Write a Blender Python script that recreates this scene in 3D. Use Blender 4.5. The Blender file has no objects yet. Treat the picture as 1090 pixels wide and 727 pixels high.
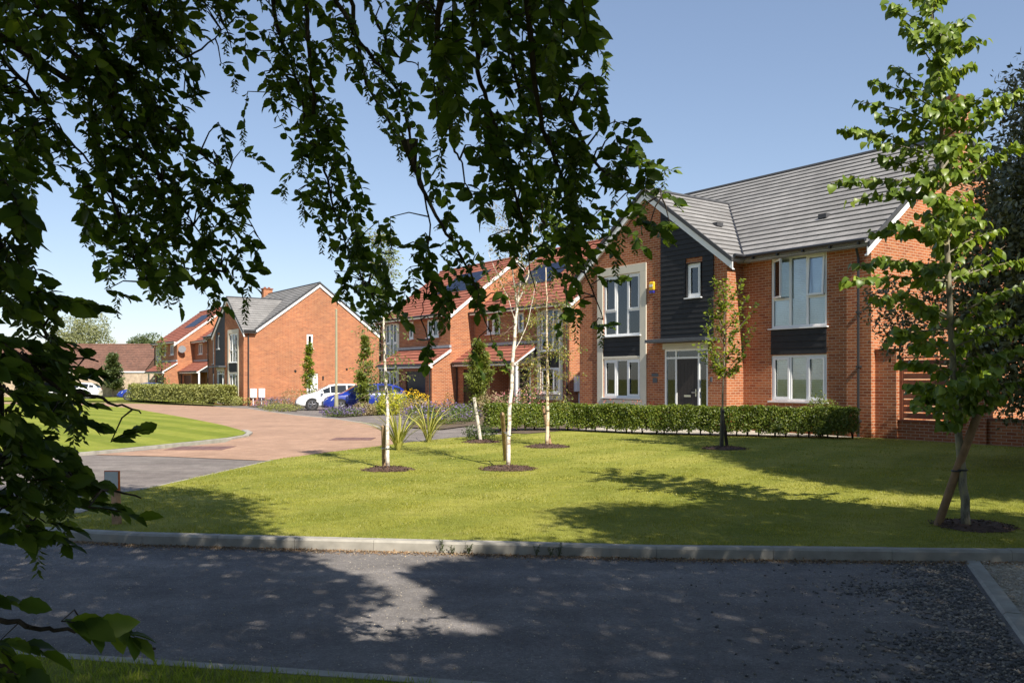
import bpy, bmesh, math, random
import numpy as np
from mathutils import Vector, Matrix
R = math.radians
random.seed(7)
rng = np.random.default_rng(11)
SC = bpy.context.scene
COL = SC.collection
F, CX, HY, EYE = 908.0, 545.0, 403.0, 1.515      # lens (px of the 1090 px photo), centre column, horizon row, eye height

# ------------------------------------------------------------------ helpers
def sstep(a, b, x):
    t = min(1, max(0, (x - a) / (b - a)))
    return t * t * (3 - 2 * t)

def g(y):                                        # terrain: falls gently away from the lawn
    return -0.3 * sstep(25, 57, y)

def gp(px, py, off=0.0):                         # point of the terrain seen at a pixel
    y = 20.0
    for _ in range(30):
        y = F * (EYE - g(y) - off) / (py - HY)
    return Vector(((px - CX) / F * y, y, g(y) + off))

def at(px, py, y):                               # point at distance y
    return Vector(((px - CX) / F * y, y, EYE + (HY - py) / F * y))

def tag(o, label=None, cat=None, group=None, kind=None):
    if label: o['label'] = label
    if cat: o['category'] = cat
    if group: o['group'] = group
    if kind: o['kind'] = kind
    return o

def empty(name, loc, rz=0.0):
    o = bpy.data.objects.new(name, None)
    o.empty_display_size = 0.3
    COL.objects.link(o)
    o.location = loc
    o.rotation_euler = (0, 0, rz)
    return o

def thing(name, label, cat, loc=(0, 0, 0), rz=0.0, group=None):
    return tag(empty(name, loc, rz), label, cat, group)

def children(o):
    return [c for c in bpy.data.objects if c.parent == o]

def copy_tree(o, parent=None):
    ch = children(o)
    c = o.copy()
    COL.objects.link(c)
    c.parent = parent
    for k in ch:
        copy_tree(k, c)
    return c

class MB:
    def __init__(s):
        s.v = []; s.f = []; s.uv = {}
    def face(s, pts, uv=None):
        b = len(s.v)
        s.v += [tuple(p) for p in pts]
        s.f.append(tuple(range(b, b + len(pts))))
        if uv: s.uv[len(s.f) - 1] = uv
    def box(s, x0, x1, y0, y1, z0, z1):
        s.hexa([(x0, y0, z0), (x1, y0, z0), (x1, y1, z0), (x0, y1, z0), (x0, y0, z1), (x1, y0, z1), (x1, y1, z1), (x0, y1, z1)])
    def hexa(s, p):
        b = len(s.v)
        s.v += [tuple(q) for q in p]
        for f in ((0, 3, 2, 1), (4, 5, 6, 7), (0, 1, 5, 4), (1, 2, 6, 5), (2, 3, 7, 6), (3, 0, 4, 7)):
            s.f.append(tuple(b + i for i in f))
    def prism(s, poly, off):                     # poly: list of 3D points, off: extrusion vector
        off = Vector(off); n = len(poly)
        a = [Vector(p) for p in poly]; c = [p + off for p in a]
        s.face(a[::-1]); s.face(c)
        for i in range(n):
            j = (i + 1) % n
            s.face([a[i], a[j], c[j], c[i]])
    def tube(s, pts, rad, n=8, cap=True):
        pts = [Vector(p) for p in pts]
        if not hasattr(rad, '__len__'): rad = [rad] * len(pts)
        b = len(s.v); ref = None
        for i, p in enumerate(pts):
            d = (pts[min(i + 1, len(pts) - 1)] - pts[max(i - 1, 0)])
            d = d.normalized() if d.length > 1e-9 else Vector((0, 0, 1))
            if ref is None: ref = Vector((1, 0, 0)) if abs(d.x) < .8 else Vector((0, 1, 0))
            u = (ref - d * ref.dot(d)).normalized(); w = d.cross(u); ref = u
            for k in range(n):
                a = 2 * math.pi * k / n
                s.v.append(tuple(p + (u * math.cos(a) + w * math.sin(a)) * rad[i]))
        for i in range(len(pts) - 1):
            for k in range(n):
                k2 = (k + 1) % n
                s.f.append((b + i * n + k, b + i * n + k2, b + (i + 1) * n + k2, b + (i + 1) * n + k))
        if cap:
            s.f.append(tuple(b + k for k in range(n))[::-1])
            s.f.append(tuple(b + (len(pts) - 1) * n + k for k in range(n)))
    def build(s, name, mat, parent=None, loc=None, rz=None, smooth=False, bevel=0):
        me = bpy.data.meshes.new(name)
        me.from_pydata(s.v, [], s.f)
        uvl = me.uv_layers.new(name='UVMap')
        Z = Vector((0, 0, 1))
        buf = np.zeros((len(me.loops), 2), dtype=np.float32)
        for p in me.polygons:
            if p.index in s.uv:
                for li, c in zip(p.loop_indices, s.uv[p.index]): buf[li] = c
                continue
            n = p.normal
            t = Vector((1, 0, 0)) if abs(n.z) > .97 else Z.cross(n).normalized()
            b = n.cross(t)
            for li in p.loop_indices:
                co = me.vertices[me.loops[li].vertex_index].co
                buf[li] = (co.dot(t), co.dot(b))
        uvl.data.foreach_set('uv', buf.ravel())
        if smooth: me.polygons.foreach_set('use_smooth', [True] * len(me.polygons))
        me.materials.append(mat)
        o = bpy.data.objects.new(name, me)
        COL.objects.link(o)
        if parent: o.parent = parent
        if loc is not None: o.location = loc
        if rz is not None: o.rotation_euler = (0, 0, rz)
        if bevel:
            m = o.modifiers.new('b', 'BEVEL'); m.width = bevel; m.segments = 2; m.limit_method = 'ANGLE'
        return o

def np_mesh(name, verts, faces, mat, parent=None, loc=None, smooth=False):
    """verts (N,3); faces: list of arrays each (M,k)"""
    me = bpy.data.meshes.new(name)
    me.vertices.add(len(verts)); me.vertices.foreach_set('co', np.asarray(verts, dtype=np.float32).ravel())
    loops = np.concatenate([f.ravel() for f in faces]).astype(np.int32)
    tot = np.concatenate([np.full(len(f), f.shape[1]) for f in faces]).astype(np.int32)
    st = np.concatenate([[0], np.cumsum(tot)[:-1]]).astype(np.int32)
    me.loops.add(len(loops)); me.loops.foreach_set('vertex_index', loops)
    me.polygons.add(len(tot)); me.polygons.foreach_set('loop_start', st); me.polygons.foreach_set('loop_total', tot)
    if smooth: me.polygons.foreach_set('use_smooth', np.ones(len(tot), dtype=bool))
    me.update(calc_edges=True)
    me.materials.append(mat)
    o = bpy.data.objects.new(name, me); COL.objects.link(o)
    if parent: o.parent = parent
    if loc is not None: o.location = loc
    return o

# leaf templates: (along, across, out-of-plane), unit length; faces index lists
def tmpl_leaf(n=5, width=.5, fold=.10, droop=.12, serr=0.0, heart=False):
    mid = [(i / n, 0, -droop * (i / n) ** 2) for i in range(n + 1)]
    L = []; Rr = []
    for i in range(n + 1):
        t = i / n
        w = width * .5 * (math.sin(math.pi * min(1, t ** (.62 if heart else .8))) ** .8 if 0 < t < 1 else 0)
        if heart and 0 < t < 1: w *= 1.15
        if serr and 0 < t < 1: w *= 1 + (serr if i % 2 else -serr)
        a = t - (0.10 if heart and i == 1 else 0)
        L.append((a, w, fold * w * 2 - droop * t * t)); Rr.append((a, -w, fold * w * 2 - droop * t * t))
    V = [mid[0]]; F3 = []; F4 = []
    idx = {('m', 0): 0}
    for i in range(1, n):
        for k, arr in (('m', mid), ('l', L), ('r', Rr)):
            idx[(k, i)] = len(V); V.append(arr[i])
    idx[('m', n)] = len(V); V.append(mid[n])
    for i in range(n):
        if i == 0:
            F3 += [(0, idx[('m', 1)], idx[('l', 1)]), (0, idx[('r', 1)], idx[('m', 1)])]
        elif i == n - 1:
            F3 += [(idx[('m', i)], idx[('m', n)], idx[('l', i)]), (idx[('m', i)], idx[('r', i)], idx[('m', n)])]
        else:
            F4 += [(idx[('m', i)], idx[('m', i + 1)], idx[('l', i + 1)], idx[('l', i)]), (idx[('m', i)], idx[('r', i)], idx[('r', i + 1)], idx[('m', i + 1)])]
    return np.array(V, float), np.array(F3), (np.array(F4) if F4 else None)
T_NEAR = tmpl_leaf(9, .57, .16, .22, .07)
T_MID = tmpl_leaf(4, .6, .10, .15)
T_HEART = tmpl_leaf(5, .88, .14, .30, 0, True)
T_SMALL = (np.array([(0, 0, 0), (.5, .28, .05), (1, 0, -.08), (.5, -.28, .05)]), None, np.array([(0, 3, 2, 1)]))
T_NARROW = (np.array([(0, 0, 0), (.45, .16, .03), (1, 0, -.1), (.45, -.16, .03)]), None, np.array([(0, 3, 2, 1)]))
T_BLADE = (np.array([(0, .5, 0), (0, -.5, 0), (1, 0, 0)]), np.array([(0, 1, 2)]), None)

def norm(a):
    return a / np.maximum(np.linalg.norm(a, axis=-1, keepdims=True), 1e-9)

def leaves(name, T, pos, tip, nrm, size, mat, parent=None, loc=None, wid=1.0):
    V, F3, F4 = T
    pos = np.asarray(pos, float); N = len(pos)
    if N == 0: pos = np.zeros((1, 3)); tip = np.array([[0, 0, 1.]]); nrm = np.array([[0, 1., 0]]); size = np.array([.001]); N = 1
    tip = norm(np.asarray(tip, float)); nrm = np.asarray(nrm, float)
    nrm = norm(nrm - tip * np.sum(nrm * tip, 1, keepdims=True))
    side = np.cross(nrm, tip)
    size = np.asarray(size, float).reshape(N, 1, 1) * np.ones((N, 1, 1))
    wid = np.asarray(wid, float).reshape(-1, 1, 1) * np.ones((N, 1, 1))
    P = pos[:, None, :] + size * (V[None, :, 0:1] * tip[:, None, :] + wid * V[None, :, 1:2] * side[:, None, :] + V[None, :, 2:3] * nrm[:, None, :])
    nv = len(V); base = (np.arange(N) * nv)[:, None, None]
    fs = []
    if F3 is not None: fs.append((F3[None] + base).reshape(-1, 3))
    if F4 is not None: fs.append((F4[None] + base).reshape(-1, 4))
    return np_mesh(name, P.reshape(-1, 3), fs, mat, parent, loc)

def rdir(n):
    return norm(rng.normal(size=(n, 3)))

# ------------------------------------------------------------------ materials
def nmat(name):
    m = bpy.data.materials.new(name); m.use_nodes = True
    nt = m.node_tree; nt.nodes.clear()
    out = nt.nodes.new('ShaderNodeOutputMaterial')
    return m, nt, out
def N(nt, t, **kw):
    n = nt.nodes.new(t)
    for k, v in kw.items():
        if k.startswith('i_'):
            n.inputs[k[2:].replace('_', ' ')].default_value = v
        else: setattr(n, k, v)
    return n
def rgba(c): return (c[0], c[1], c[2], 1)
def ramp(nt, stops, fac):
    r = N(nt, 'ShaderNodeValToRGB')
    while len(r.color_ramp.elements) < len(stops): r.color_ramp.elements.new(.5)
    for e, (p, c) in zip(r.color_ramp.elements, stops):
        e.position = p; e.color = rgba(c)
    nt.links.new(fac, r.inputs[0]); return r.outputs[0]
def mixc(nt, fac, a, b, mode='MIX'):
    m = N(nt, 'ShaderNodeMix', data_type='RGBA', blend_type=mode)
    for s, v in ((0, fac), (6, a), (7, b)):
        if isinstance(v, (int, float)): m.inputs[s].default_value = v
        elif isinstance(v, tuple): m.inputs[s].default_value = rgba(v)
        else: nt.links.new(v, m.inputs[s])
    return m.outputs[2]
def noise(nt, scale, detail=4, rough=.55, vec=None, out='Fac', dist=0):
    n = N(nt, 'ShaderNodeTexNoise'); n.inputs['Scale'].default_value = scale
    n.inputs['Detail'].default_value = detail; n.inputs['Roughness'].default_value = rough; n.inputs['Distortion'].default_value = dist
    if vec is not None: nt.links.new(vec, n.inputs['Vector'])
    return n.outputs[out]
def pos(nt):
    return N(nt, 'ShaderNodeNewGeometry').outputs['Position']
def objc(nt):
    return N(nt, 'ShaderNodeTexCoord').outputs['Object']
def uvc(nt):
    return N(nt, 'ShaderNodeTexCoord').outputs['UV']
def scalev(nt, vec, s):
    m = N(nt, 'ShaderNodeMapping'); m.inputs['Scale'].default_value = s
    nt.links.new(vec, m.inputs['Vector']); return m.outputs[0]
def princ(nt, out, col, rough=.8, bump=None, bstr=.3, bdist=.01, metal=0, spec=.5, coat=0):
    p = N(nt, 'ShaderNodeBsdfPrincipled')
    if isinstance(col, tuple): p.inputs['Base Color'].default_value = rgba(col)
    else: nt.links.new(col, p.inputs['Base Color'])
    if isinstance(rough, (int, float)): p.inputs['Roughness'].default_value = rough
    else: nt.links.new(rough, p.inputs['Roughness'])
    p.inputs['Metallic'].default_value = metal; p.inputs['Specular IOR Level'].default_value = spec
    p.inputs['Coat Weight'].default_value = coat
    if bump is not None:
        b = N(nt, 'ShaderNodeBump'); b.inputs['Strength'].default_value = bstr; b.inputs['Distance'].default_value = bdist
        nt.links.new(bump, b.inputs['Height']); nt.links.new(b.outputs[0], p.inputs['Normal'])
    nt.links.new(p.outputs[0], out.inputs[0]); return p

def m_plain(name, col, rough=.6, var=.15, scale=6, metal=0, spec=.5, coat=0, bump=0):
    m, nt, out = nmat(name)
    n = noise(nt, scale, 5, .6, objc(nt))
    c = mixc(nt, 1.0, col, ramp(nt, [(.3, (1 - var,) * 3), (.7, (1 + var,) * 3)], n), 'MULTIPLY')
    princ(nt, out, c, rough, n if bump else None, bump, .01, metal, spec, coat); return m

def m_brick(name, cols, mortar, w=.225, h=.075, ms=.009, offset=.5, bump=.5, dirt=.25):
    m, nt, out = nmat(name)
    uv = uvc(nt)
    b = N(nt, 'ShaderNodeTexBrick'); b.offset = offset; b.squash = 1
    for k, v in (('Scale', 1), ('Mortar Size', ms), ('Mortar Smooth', .2), ('Brick Width', w), ('Row Height', h), ('Bias', 0)):
        b.inputs[k].default_value = v
    b.inputs['Color1'].default_value = (0, 0, 0, 1); b.inputs['Color2'].default_value = (1, 1, 1, 1); b.inputs['Mortar'].default_value = (.5, .5, .5, 1)
    nt.links.new(uv, b.inputs['Vector'])
    c = ramp(nt, [(i / (len(cols) - 1), c) for i, c in enumerate(cols)], b.outputs['Color'])
    n1 = noise(nt, .5, 5, .6, uv); n2 = noise(nt, 30, 3, .6, uv)
    c = mixc(nt, 1.0, c, ramp(nt, [(.3, (1 - dirt,) * 3), (.7, (1 + dirt * .5,) * 3)], n1), 'MULTIPLY')
    c = mixc(nt, 1.0, c, ramp(nt, [(.3, (.82,) * 3), (.7, (1.12,) * 3)], n2), 'MULTIPLY')
    c = mixc(nt, 1.0, c, ramp(nt, [(.35, (.84,) * 3), (.65, (1.12,) * 3)], noise(nt, 1, 3, .6, scalev(nt, uv, (1.6, 7, 1)))), 'MULTIPLY')
    c = mixc(nt, b.outputs['Fac'], c, mortar)
    inv = N(nt, 'ShaderNodeMath', operation='SUBTRACT'); inv.inputs[0].default_value = 1; nt.links.new(b.outputs['Fac'], inv.inputs[1])
    princ(nt, out, c, .88, inv.outputs[0], bump, .006, spec=.25); return m

M = {}
M['brick'] = m_brick('facing_brick', [(.29, .082, .034), (.39, .125, .048), (.35, .11, .043), (.45, .16, .062), (.26, .07, .031)], (.42, .285, .19))
M['paving'] = m_brick('block_paving', [(.32, .20, .135), (.40, .25, .17), (.36, .225, .15), (.44, .28, .195)], (.26, .18, .135), .2, .1, .004, .5, .2, .2)
M['roof_grey'] = m_brick('grey_tile', [(.22, .215, .21), (.26, .252, .245), (.24, .232, .226)], (.08, .08, .08), .33, .30, .004, .5, .15, .3)
M['roof_red'] = m_brick('red_tile', [(.26, .088, .058), (.33, .115, .075), (.29, .10, .065)], (.12, .05, .038), .30, .32, .006, .5, .2, .2)
M['roof_brown'] = m_brick('brown_tile', [(.17, .085, .06), (.23, .12, .085), (.12, .07, .055)], (.10, .06, .045), .17, .11, .006, .5, .2, .3)
M['white'] = m_plain('white_upvc', (.80, .80, .79), .35, .03)
M['cream'] = m_plain('cream_stone', (.60, .56, .46), .8, .06, 3, bump=.1)
M['black'] = m_plain('black_plastic', (.02, .02, .022), .4, .1)
M['door'] = m_plain('dark_door', (.022, .016, .013), .55, .2, 9)
M['lead'] = m_plain('lead_flashing', (.30, .32, .35), .5, .15)
M['steel'] = m_plain('steel', (.6, .58, .5), .3, .05, metal=1)
M['concrete'] = m_plain('kerb_concrete', (.31, .29, .25), .9, .22, 5, bump=.3)
M['wood'] = m_plain('stake_wood', (.30, .20, .11), .85, .3, 14, bump=.4)
M['stakewood'] = m_plain('brown_stake', (.22, .13, .065), .8, .25, 10, bump=.3)
M['postwood'] = m_plain('post_wood', (.36, .22, .13), .85, .25, 20, bump=.3)
M['palestake'] = m_plain('pale_stake', (.55, .5, .42), .85, .2, 12, bump=.3)
M['mulch'] = m_plain('bark_mulch', (.075, .042, .028), .95, .5, 30, bump=.6)
M['soil'] = m_plain('bed_soil', (.10, .07, .045), .95, .35, 12, bump=.5)
M['yellow'] = m_plain('alarm_yellow', (.75, .45, .02), .4, .03)
M['blue_dk'] = m_plain('alarm_blue', (.03, .03, .25), .4, .03)
M['rubber'] = m_plain('tyre_rubber', (.02, .02, .02), .8, .1)
M['alloy'] = m_plain('alloy_rim', (.55, .55, .56), .3, .05, metal=1)
M['pole'] = m_plain('olive_pole', (.30, .29, .19), .5, .1)
M['slat'] = m_plain('slat_wood', (.20, .065, .03), .7, .25, 8, bump=.2)
M['orange'] = m_plain('sign_orange', (.62, .13, .03), .5, .05)
M['signface'] = m_plain('sign_face', (.62, .64, .62), .5, .05)
M['signink'] = m_plain('sign_ink', (.12, .14, .14), .6, .05)
M['dish'] = m_plain('dish_grey', (.14, .14, .15), .5, .1)
M['blackplank'] = m_plain('black_board', (.017, .017, .018), .6, .3, 5, bump=.15, spec=.3)
M['litter'] = m_plain('leaf_litter', (.30, .19, .10), .95, .5, 25)
M['fenceboard'] = m_plain('pale_boards', (.42, .33, .25), .9, .3, 3)
M['solar'] = m_plain('solar_cell', (.010, .014, .035), .35, .2, 3, spec=.25)

def m_glass():
    m, nt, out = nmat('window_glass')
    tr = N(nt, 'ShaderNodeBsdfTransparent'); tr.inputs[0].default_value = (.93, .95, .94, 1)
    gl = N(nt, 'ShaderNodeBsdfGlossy'); gl.inputs['Roughness'].default_value = .01; gl.inputs[0].default_value = (.9, .95, 1, 1)
    fr = N(nt, 'ShaderNodeFresnel'); fr.inputs[0].default_value = 1.6
    mth = N(nt, 'ShaderNodeMath', operation='MULTIPLY_ADD'); mth.inputs[1].default_value = 1.1; mth.inputs[2].default_value = .03
    nt.links.new(fr.outputs[0], mth.inputs[0])
    mx = N(nt, 'ShaderNodeMixShader')
    nt.links.new(mth.outputs[0], mx.inputs[0]); nt.links.new(tr.outputs[0], mx.inputs[1]); nt.links.new(gl.outputs[0], mx.inputs[2])
    nt.links.new(mx.outputs[0], out.inputs[0]); return m
M['glass'] = m_glass()
M['carglass'] = m_plain('car_glass', (.015, .018, .02), .05, .05, spec=.8)

def m_blind():
    m, nt, out = nmat('venetian_blind')
    w = N(nt, 'ShaderNodeTexWave', wave_type='BANDS', bands_direction='Y'); w.inputs['Scale'].default_value = 6.3
    nt.links.new(uvc(nt), w.inputs['Vector'])
    c = ramp(nt, [(0, (.60, .65, .70)), (.5, (.80, .85, .90))], w.outputs['Fac'])
    c = mixc(nt, 1.0, c, ramp(nt, [(.35, (.62, .60, .58)), (.6, (1.05, 1.05, 1.05))], noise(nt, .9, 2, .4, uvc(nt))), 'MULTIPLY')
    princ(nt, out, c, .7, w.outputs['Fac'], .3, .01); return m
M['blind'] = m_blind()
M['blind_dark'] = m_plain('grey_blind', (.16, .17, .18), .8, .15, 2)

def m_paint(name, c):
    m, nt, out = nmat(name); p = princ(nt, out, c, .3, coat=1.0); p.inputs['Coat Roughness'].default_value = .04; return m
M['car_white'] = m_paint('car_white', (.78, .79, .80)); M['car_blue'] = m_paint('car_blue', (.004, .022, .23)); M['car_dark'] = m_paint('car_dark', (.02, .03, .07))
M['lamp_red'] = m_paint('lamp_red', (.4, .01, .01)); M['lamp_clear'] = m_paint('lamp_clear', (.5, .52, .55))

def m_leaf(name, c0, c1, c2=None, trans=.35, rough=.45, spec=.4, pale=None):
    m, nt, out = nmat(name)
    ri = N(nt, 'ShaderNodeNewGeometry').outputs['Random Per Island']
    st = [(0, c0), (.55, c1), (1, c2 or c1)]
    c = ramp(nt, st, ri)
    n = noise(nt, 1.3, 3, .5, pos(nt))
    c = mixc(nt, 1.0, c, ramp(nt, [(.3, (.78, .8, .8)), (.7, (1.2, 1.15, 1.1))], n), 'MULTIPLY')
    p = N(nt, 'ShaderNodeBsdfPrincipled'); p.inputs['Roughness'].default_value = rough; p.inputs['Specular IOR Level'].default_value = spec
    nt.links.new(c, p.inputs['Base Color'])
    t = N(nt, 'ShaderNodeBsdfTranslucent'); nt.links.new(mixc(nt, 1.0, c, (1.5, 1.45, .5), 'MULTIPLY'), t.inputs[0])
    mx = N(nt, 'ShaderNodeMixShader'); mx.inputs[0].default_value = trans
    nt.links.new(p.outputs[0], mx.inputs[1]); nt.links.new(t.outputs[0], mx.inputs[2]); nt.links.new(mx.outputs[0], out.inputs[0])
    return m
M['hornbeam'] = m_leaf('hornbeam_leaf', (.04, .075, .014), (.075, .13, .02), (.16, .23, .04), .5, .45, .22)
M['catkin'] = m_leaf('hornbeam_fruit', (.05, .085, .02), (.09, .13, .03), None, .4)
M['lime'] = m_leaf('lime_leaf', (.10, .165, .02), (.155, .23, .03), (.24, .31, .05), .35, .4)
M['birch'] = m_leaf('birch_leaf', (.10, .13, .03), (.15, .17, .04), (.34, .27, .04), .35)
M['birchg'] = m_leaf('birch_green_leaf', (.10, .14, .035), (.15, .19, .05), (.2, .23, .06), .35)
M['maple'] = m_leaf('young_tree_leaf', (.09, .14, .015), (.16, .22, .02), (.30, .34, .03), .35)
M['hedge'] = m_leaf('laurel_hedge_leaf', (.06, .10, .012), (.12, .165, .02), (.21, .24, .035), .25, .4)
M['hedge2'] = m_leaf('pale_hedge_leaf', (.19, .21, .06), (.26, .275, .08), (.32, .33, .11), .25)
M['evergreen'] = m_leaf('evergreen_leaf', (.075, .085, .042), (.12, .13, .07), (.21, .22, .13), .12, .5)
M['conifer'] = m_leaf('upright_tree_leaf', (.10, .14, .02), (.16, .20, .03), (.22, .25, .045), .25)
M['far'] = m_leaf('far_tree_leaf', (.06, .09, .03), (.09, .12, .04), (.12, .15, .06), .2)
M['willow'] = m_leaf('willow_leaf', (.18, .2, .09), (.25, .27, .13), None, .3)
M['shrub'] = m_leaf('shrub_leaf', (.05, .09, .02), (.09, .14, .03), (.13, .17, .05), .2)
M['limeshrub'] = m_leaf('lime_green_leaf', (.30, .34, .02), (.42, .42, .03), (.5, .5, .05), .3)
M['yellowfl'] = m_leaf('yellow_petal', (.7, .42, .01), (.8, .55, .02), None, .2)
M['pinkfl'] = m_leaf('pink_petal', (.5, .16, .2), (.62, .3, .3), None, .2)
M['redfl'] = m_leaf('red_petal', (.55, .05, .03), (.6, .12, .06), None, .2)
M['purple'] = m_leaf('purple_petal', (.13, .09, .22), (.18, .13, .31), (.30, .24, .45), .2)
M['straw'] = m_leaf('dry_grass', (.22, .17, .09), (.3, .24, .13), (.36, .3, .18), .2)
M['phormium'] = m_leaf('striped_blade', (.20, .24, .05), (.38, .38, .09), (.5, .46, .14), .2)
M['blade'] = m_leaf('grass_blade', (.20, .215, .03), (.26, .275, .042), (.36, .34, .075), .35)
M['blade_dk'] = m_leaf('verge_blade', (.17, .23, .022), (.24, .31, .032), (.36, .38, .07), .35)

def m_bark(name, a, b, scale=(8, 8, 2), c=None):
    m, nt, out = nmat(name)
    n = noise(nt, 1, 6, .7, scalev(nt, objc(nt), scale))
    col = ramp(nt, [(.38, a), (.52, b), (.8, c or b)], n)
    princ(nt, out, col, .85, n, .5, .01, spec=.2); return m
M['bark'] = m_bark('dark_bark', (.02, .016, .012), (.05, .04, .032), (12, 12, 3))
M['birchbark'] = m_bark('white_birch_bark', (.28, .2, .14), (.72, .66, .58), (6, 6, 16), (.8, .75, .68))
M['tanbark'] = m_bark('tan_bark', (.33, .22, .10), (.5, .36, .17), (6, 6, 14))
M['twig'] = m_bark('thin_twig', (.10, .07, .05), (.22, .16, .12))
M['tanbark2'] = m_bark('warm_birch_bark', (.36, .24, .12), (.66, .55, .40), (6, 6, 14), (.74, .66, .54))
M['greybark'] = m_bark('lichened_bark', (.10, .085, .065), (.20, .17, .13), (14, 14, 5), (.28, .25, .19))
M['limebark'] = m_bark('yellow_bark', (.11, .10, .08), (.24, .215, .16), (14, 14, 5), (.40, .36, .14))

def m_grass(name, a, b, stripe=0, ang=0):
    m, nt, out = nmat(name)
    P = pos(nt)
    n1 = noise(nt, .35, 4, .6, P); n2 = noise(nt, 5, 5, .7, P); n3 = noise(nt, 60, 4, .7, P)
    c = mixc(nt, ramp(nt, [(.35, (0,) * 3), (.65, (1,) * 3)], n1), a, b)
    c = mixc(nt, 1.0, c, ramp(nt, [(.3, (.8,) * 3), (.7, (1.15,) * 3)], n2), 'MULTIPLY')
    c = mixc(nt, 1.0, c, ramp(nt, [(.3, (.75,) * 3), (.7, (1.18,) * 3)], n3), 'MULTIPLY')
    c = mixc(nt, ramp(nt, [(.56, (0,) * 3), (.72, (.45,) * 3)], noise(nt, 1.6, 5, .7, P)), c, (.34, .30, .10))
    if stripe:
        mp = N(nt, 'ShaderNodeMapping'); mp.inputs['Rotation'].default_value = (0, 0, ang); nt.links.new(P, mp.inputs[0])
        w = N(nt, 'ShaderNodeTexWave', wave_type='BANDS', bands_direction='X'); w.inputs['Scale'].default_value = .22; w.inputs['Distortion'].default_value = .6
        w.inputs['Detail'].default_value = 1
        nt.links.new(mp.outputs[0], w.inputs['Vector'])
        c = mixc(nt, stripe, c, ramp(nt, [(.35, (.62, .72, .5)), (.65, (1.15, 1.1, 1.2))], w.outputs['Fac']), 'MULTIPLY')
    princ(nt, out, c, .95, n3, .6, .03, spec=.15); return m
M['lawn'] = m_grass('lawn_grass', (.19, .208, .032), (.30, .292, .06), .35, R(35))
M['island'] = m_grass('island_grass', (.19, .225, .028), (.24, .265, .038), .5, R(-40))
M['ground'] = m_grass('rough_ground', (.13, .15, .03), (.2, .19, .06))

def m_asph(name, a, b, grit=.5, scl=90):
    m, nt, out = nmat(name)
    P = pos(nt)
    v = N(nt, 'ShaderNodeTexVoronoi'); v.inputs['Scale'].default_value = scl; nt.links.new(P, v.inputs['Vector'])
    n1 = noise(nt, .8, 5, .65, P); n2 = noise(nt, 35, 5, .75, P); n4 = noise(nt, 3, 5, .7, P)
    c = mixc(nt, ramp(nt, [(.35, (0,) * 3), (.68, (1,) * 3)], n1), a, b)
    c = mixc(nt, 1.0, c, ramp(nt, [(.3, (.75,) * 3), (.7, (1.2,) * 3)], n4), 'MULTIPLY')
    tr_ = noise(nt, 1, 3, .5, scalev(nt, P, (.25, 2.2, 1)))
    c = mixc(nt, 1.0, c, ramp(nt, [(.35, (.84,) * 3), (.65, (1.12,) * 3)], tr_), 'MULTIPLY')
    sp = ramp(nt, [(.0, (.55,) * 3), (.6, (1.0,) * 3), (.85, (1.15,) * 3), (1, (1.9,) * 3)], v.outputs['Color'])
    c = mixc(nt, grit, c, mixc(nt, 1.0, c, sp, 'MULTIPLY'))
    c = mixc(nt, 1.0, c, ramp(nt, [(.3, (.75,) * 3), (.7, (1.2,) * 3)], n2), 'MULTIPLY')
    princ(nt, out, c, .93, v.outputs['Distance'], .5, .01, spec=.2); return m
M['road'] = m_asph('gritty_road', (.165, .152, .148), (.215, .198, .185), .55, 110)
M['drive'] = m_asph('smooth_asphalt', (.18, .155, .142), (.215, .19, .172), .3, 60)
M['pebble'] = m_asph('pale_gravel', (.36, .31, .24), (.45, .4, .32), .9, 60)
M['pathslab'] = m_asph('path_gravel', (.4, .36, .3), (.48, .44, .36), .7, 50)
M['stone'] = m_leaf('dark_stone', (.075, .072, .074), (.13, .125, .12), (.38, .33, .27), 0, .8)
M['palestone'] = m_leaf('pale_stone', (.30, .25, .19), (.42, .36, .28), (.5, .46, .4), 0, .8)
M['chip'] = m_leaf('bark_chip', (.05, .028, .02), (.09, .05, .032), (.15, .09, .06), 0, .9)
M['litterleaf'] = m_leaf('dry_leaf', (.16, .09, .05), (.28, .18, .1), (.42, .33, .22), .1, .8)
M['weed'] = m_leaf('weed_leaf', (.06, .08, .03), (.1, .12, .05), None, .2)

# ------------------------------------------------------------------ the ground
def sheet(name, poly, zfun, mat, step=2.5, kind='structure', label=None, thick=0):
    """poly: (x, y) outline; cut along y so it can follow the terrain"""
    bm = bmesh.new()
    vs = [bm.verts.new((p[0], p[1], 0)) for p in poly]
    f = bm.faces.new(vs)
    if f.normal.z < 0 or True:
        f.normal_update()
        if f.normal.z < 0: f.normal_flip()
    bmesh.ops.triangulate(bm, faces=bm.faces[:])
    ys = [p[1] for p in poly]; y = math.floor(min(ys))
    while y < min(max(ys), 70):
        y += step if y > 12 else .5
        bmesh.ops.bisect_plane(bm, geom=bm.verts[:] + bm.edges[:] + bm.faces[:], plane_co=(0, y, 0), plane_no=(0, 1, 0))
    for v in bm.verts: v.co.z = zfun(v.co.x, v.co.y)
    me = bpy.data.meshes.new(name)
    uvl = bm.loops.layers.uv.new('UVMap')
    for fc in bm.faces:
        for l in fc.loops:
            x, yy = l.vert.co.x, l.vert.co.y
            l[uvl].uv = (x * .8 + yy * .6, -x * .6 + yy * .8)
    bm.to_mesh(me); bm.free(); me.materials.append(mat)
    o = bpy.data.objects.new(name, me); COL.objects.link(o)
    tag(o, label=label, kind=kind); return o

def px(poly, off=0.0): return [tuple(gp(x, y, off))[:2] for x, y in poly]

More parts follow.
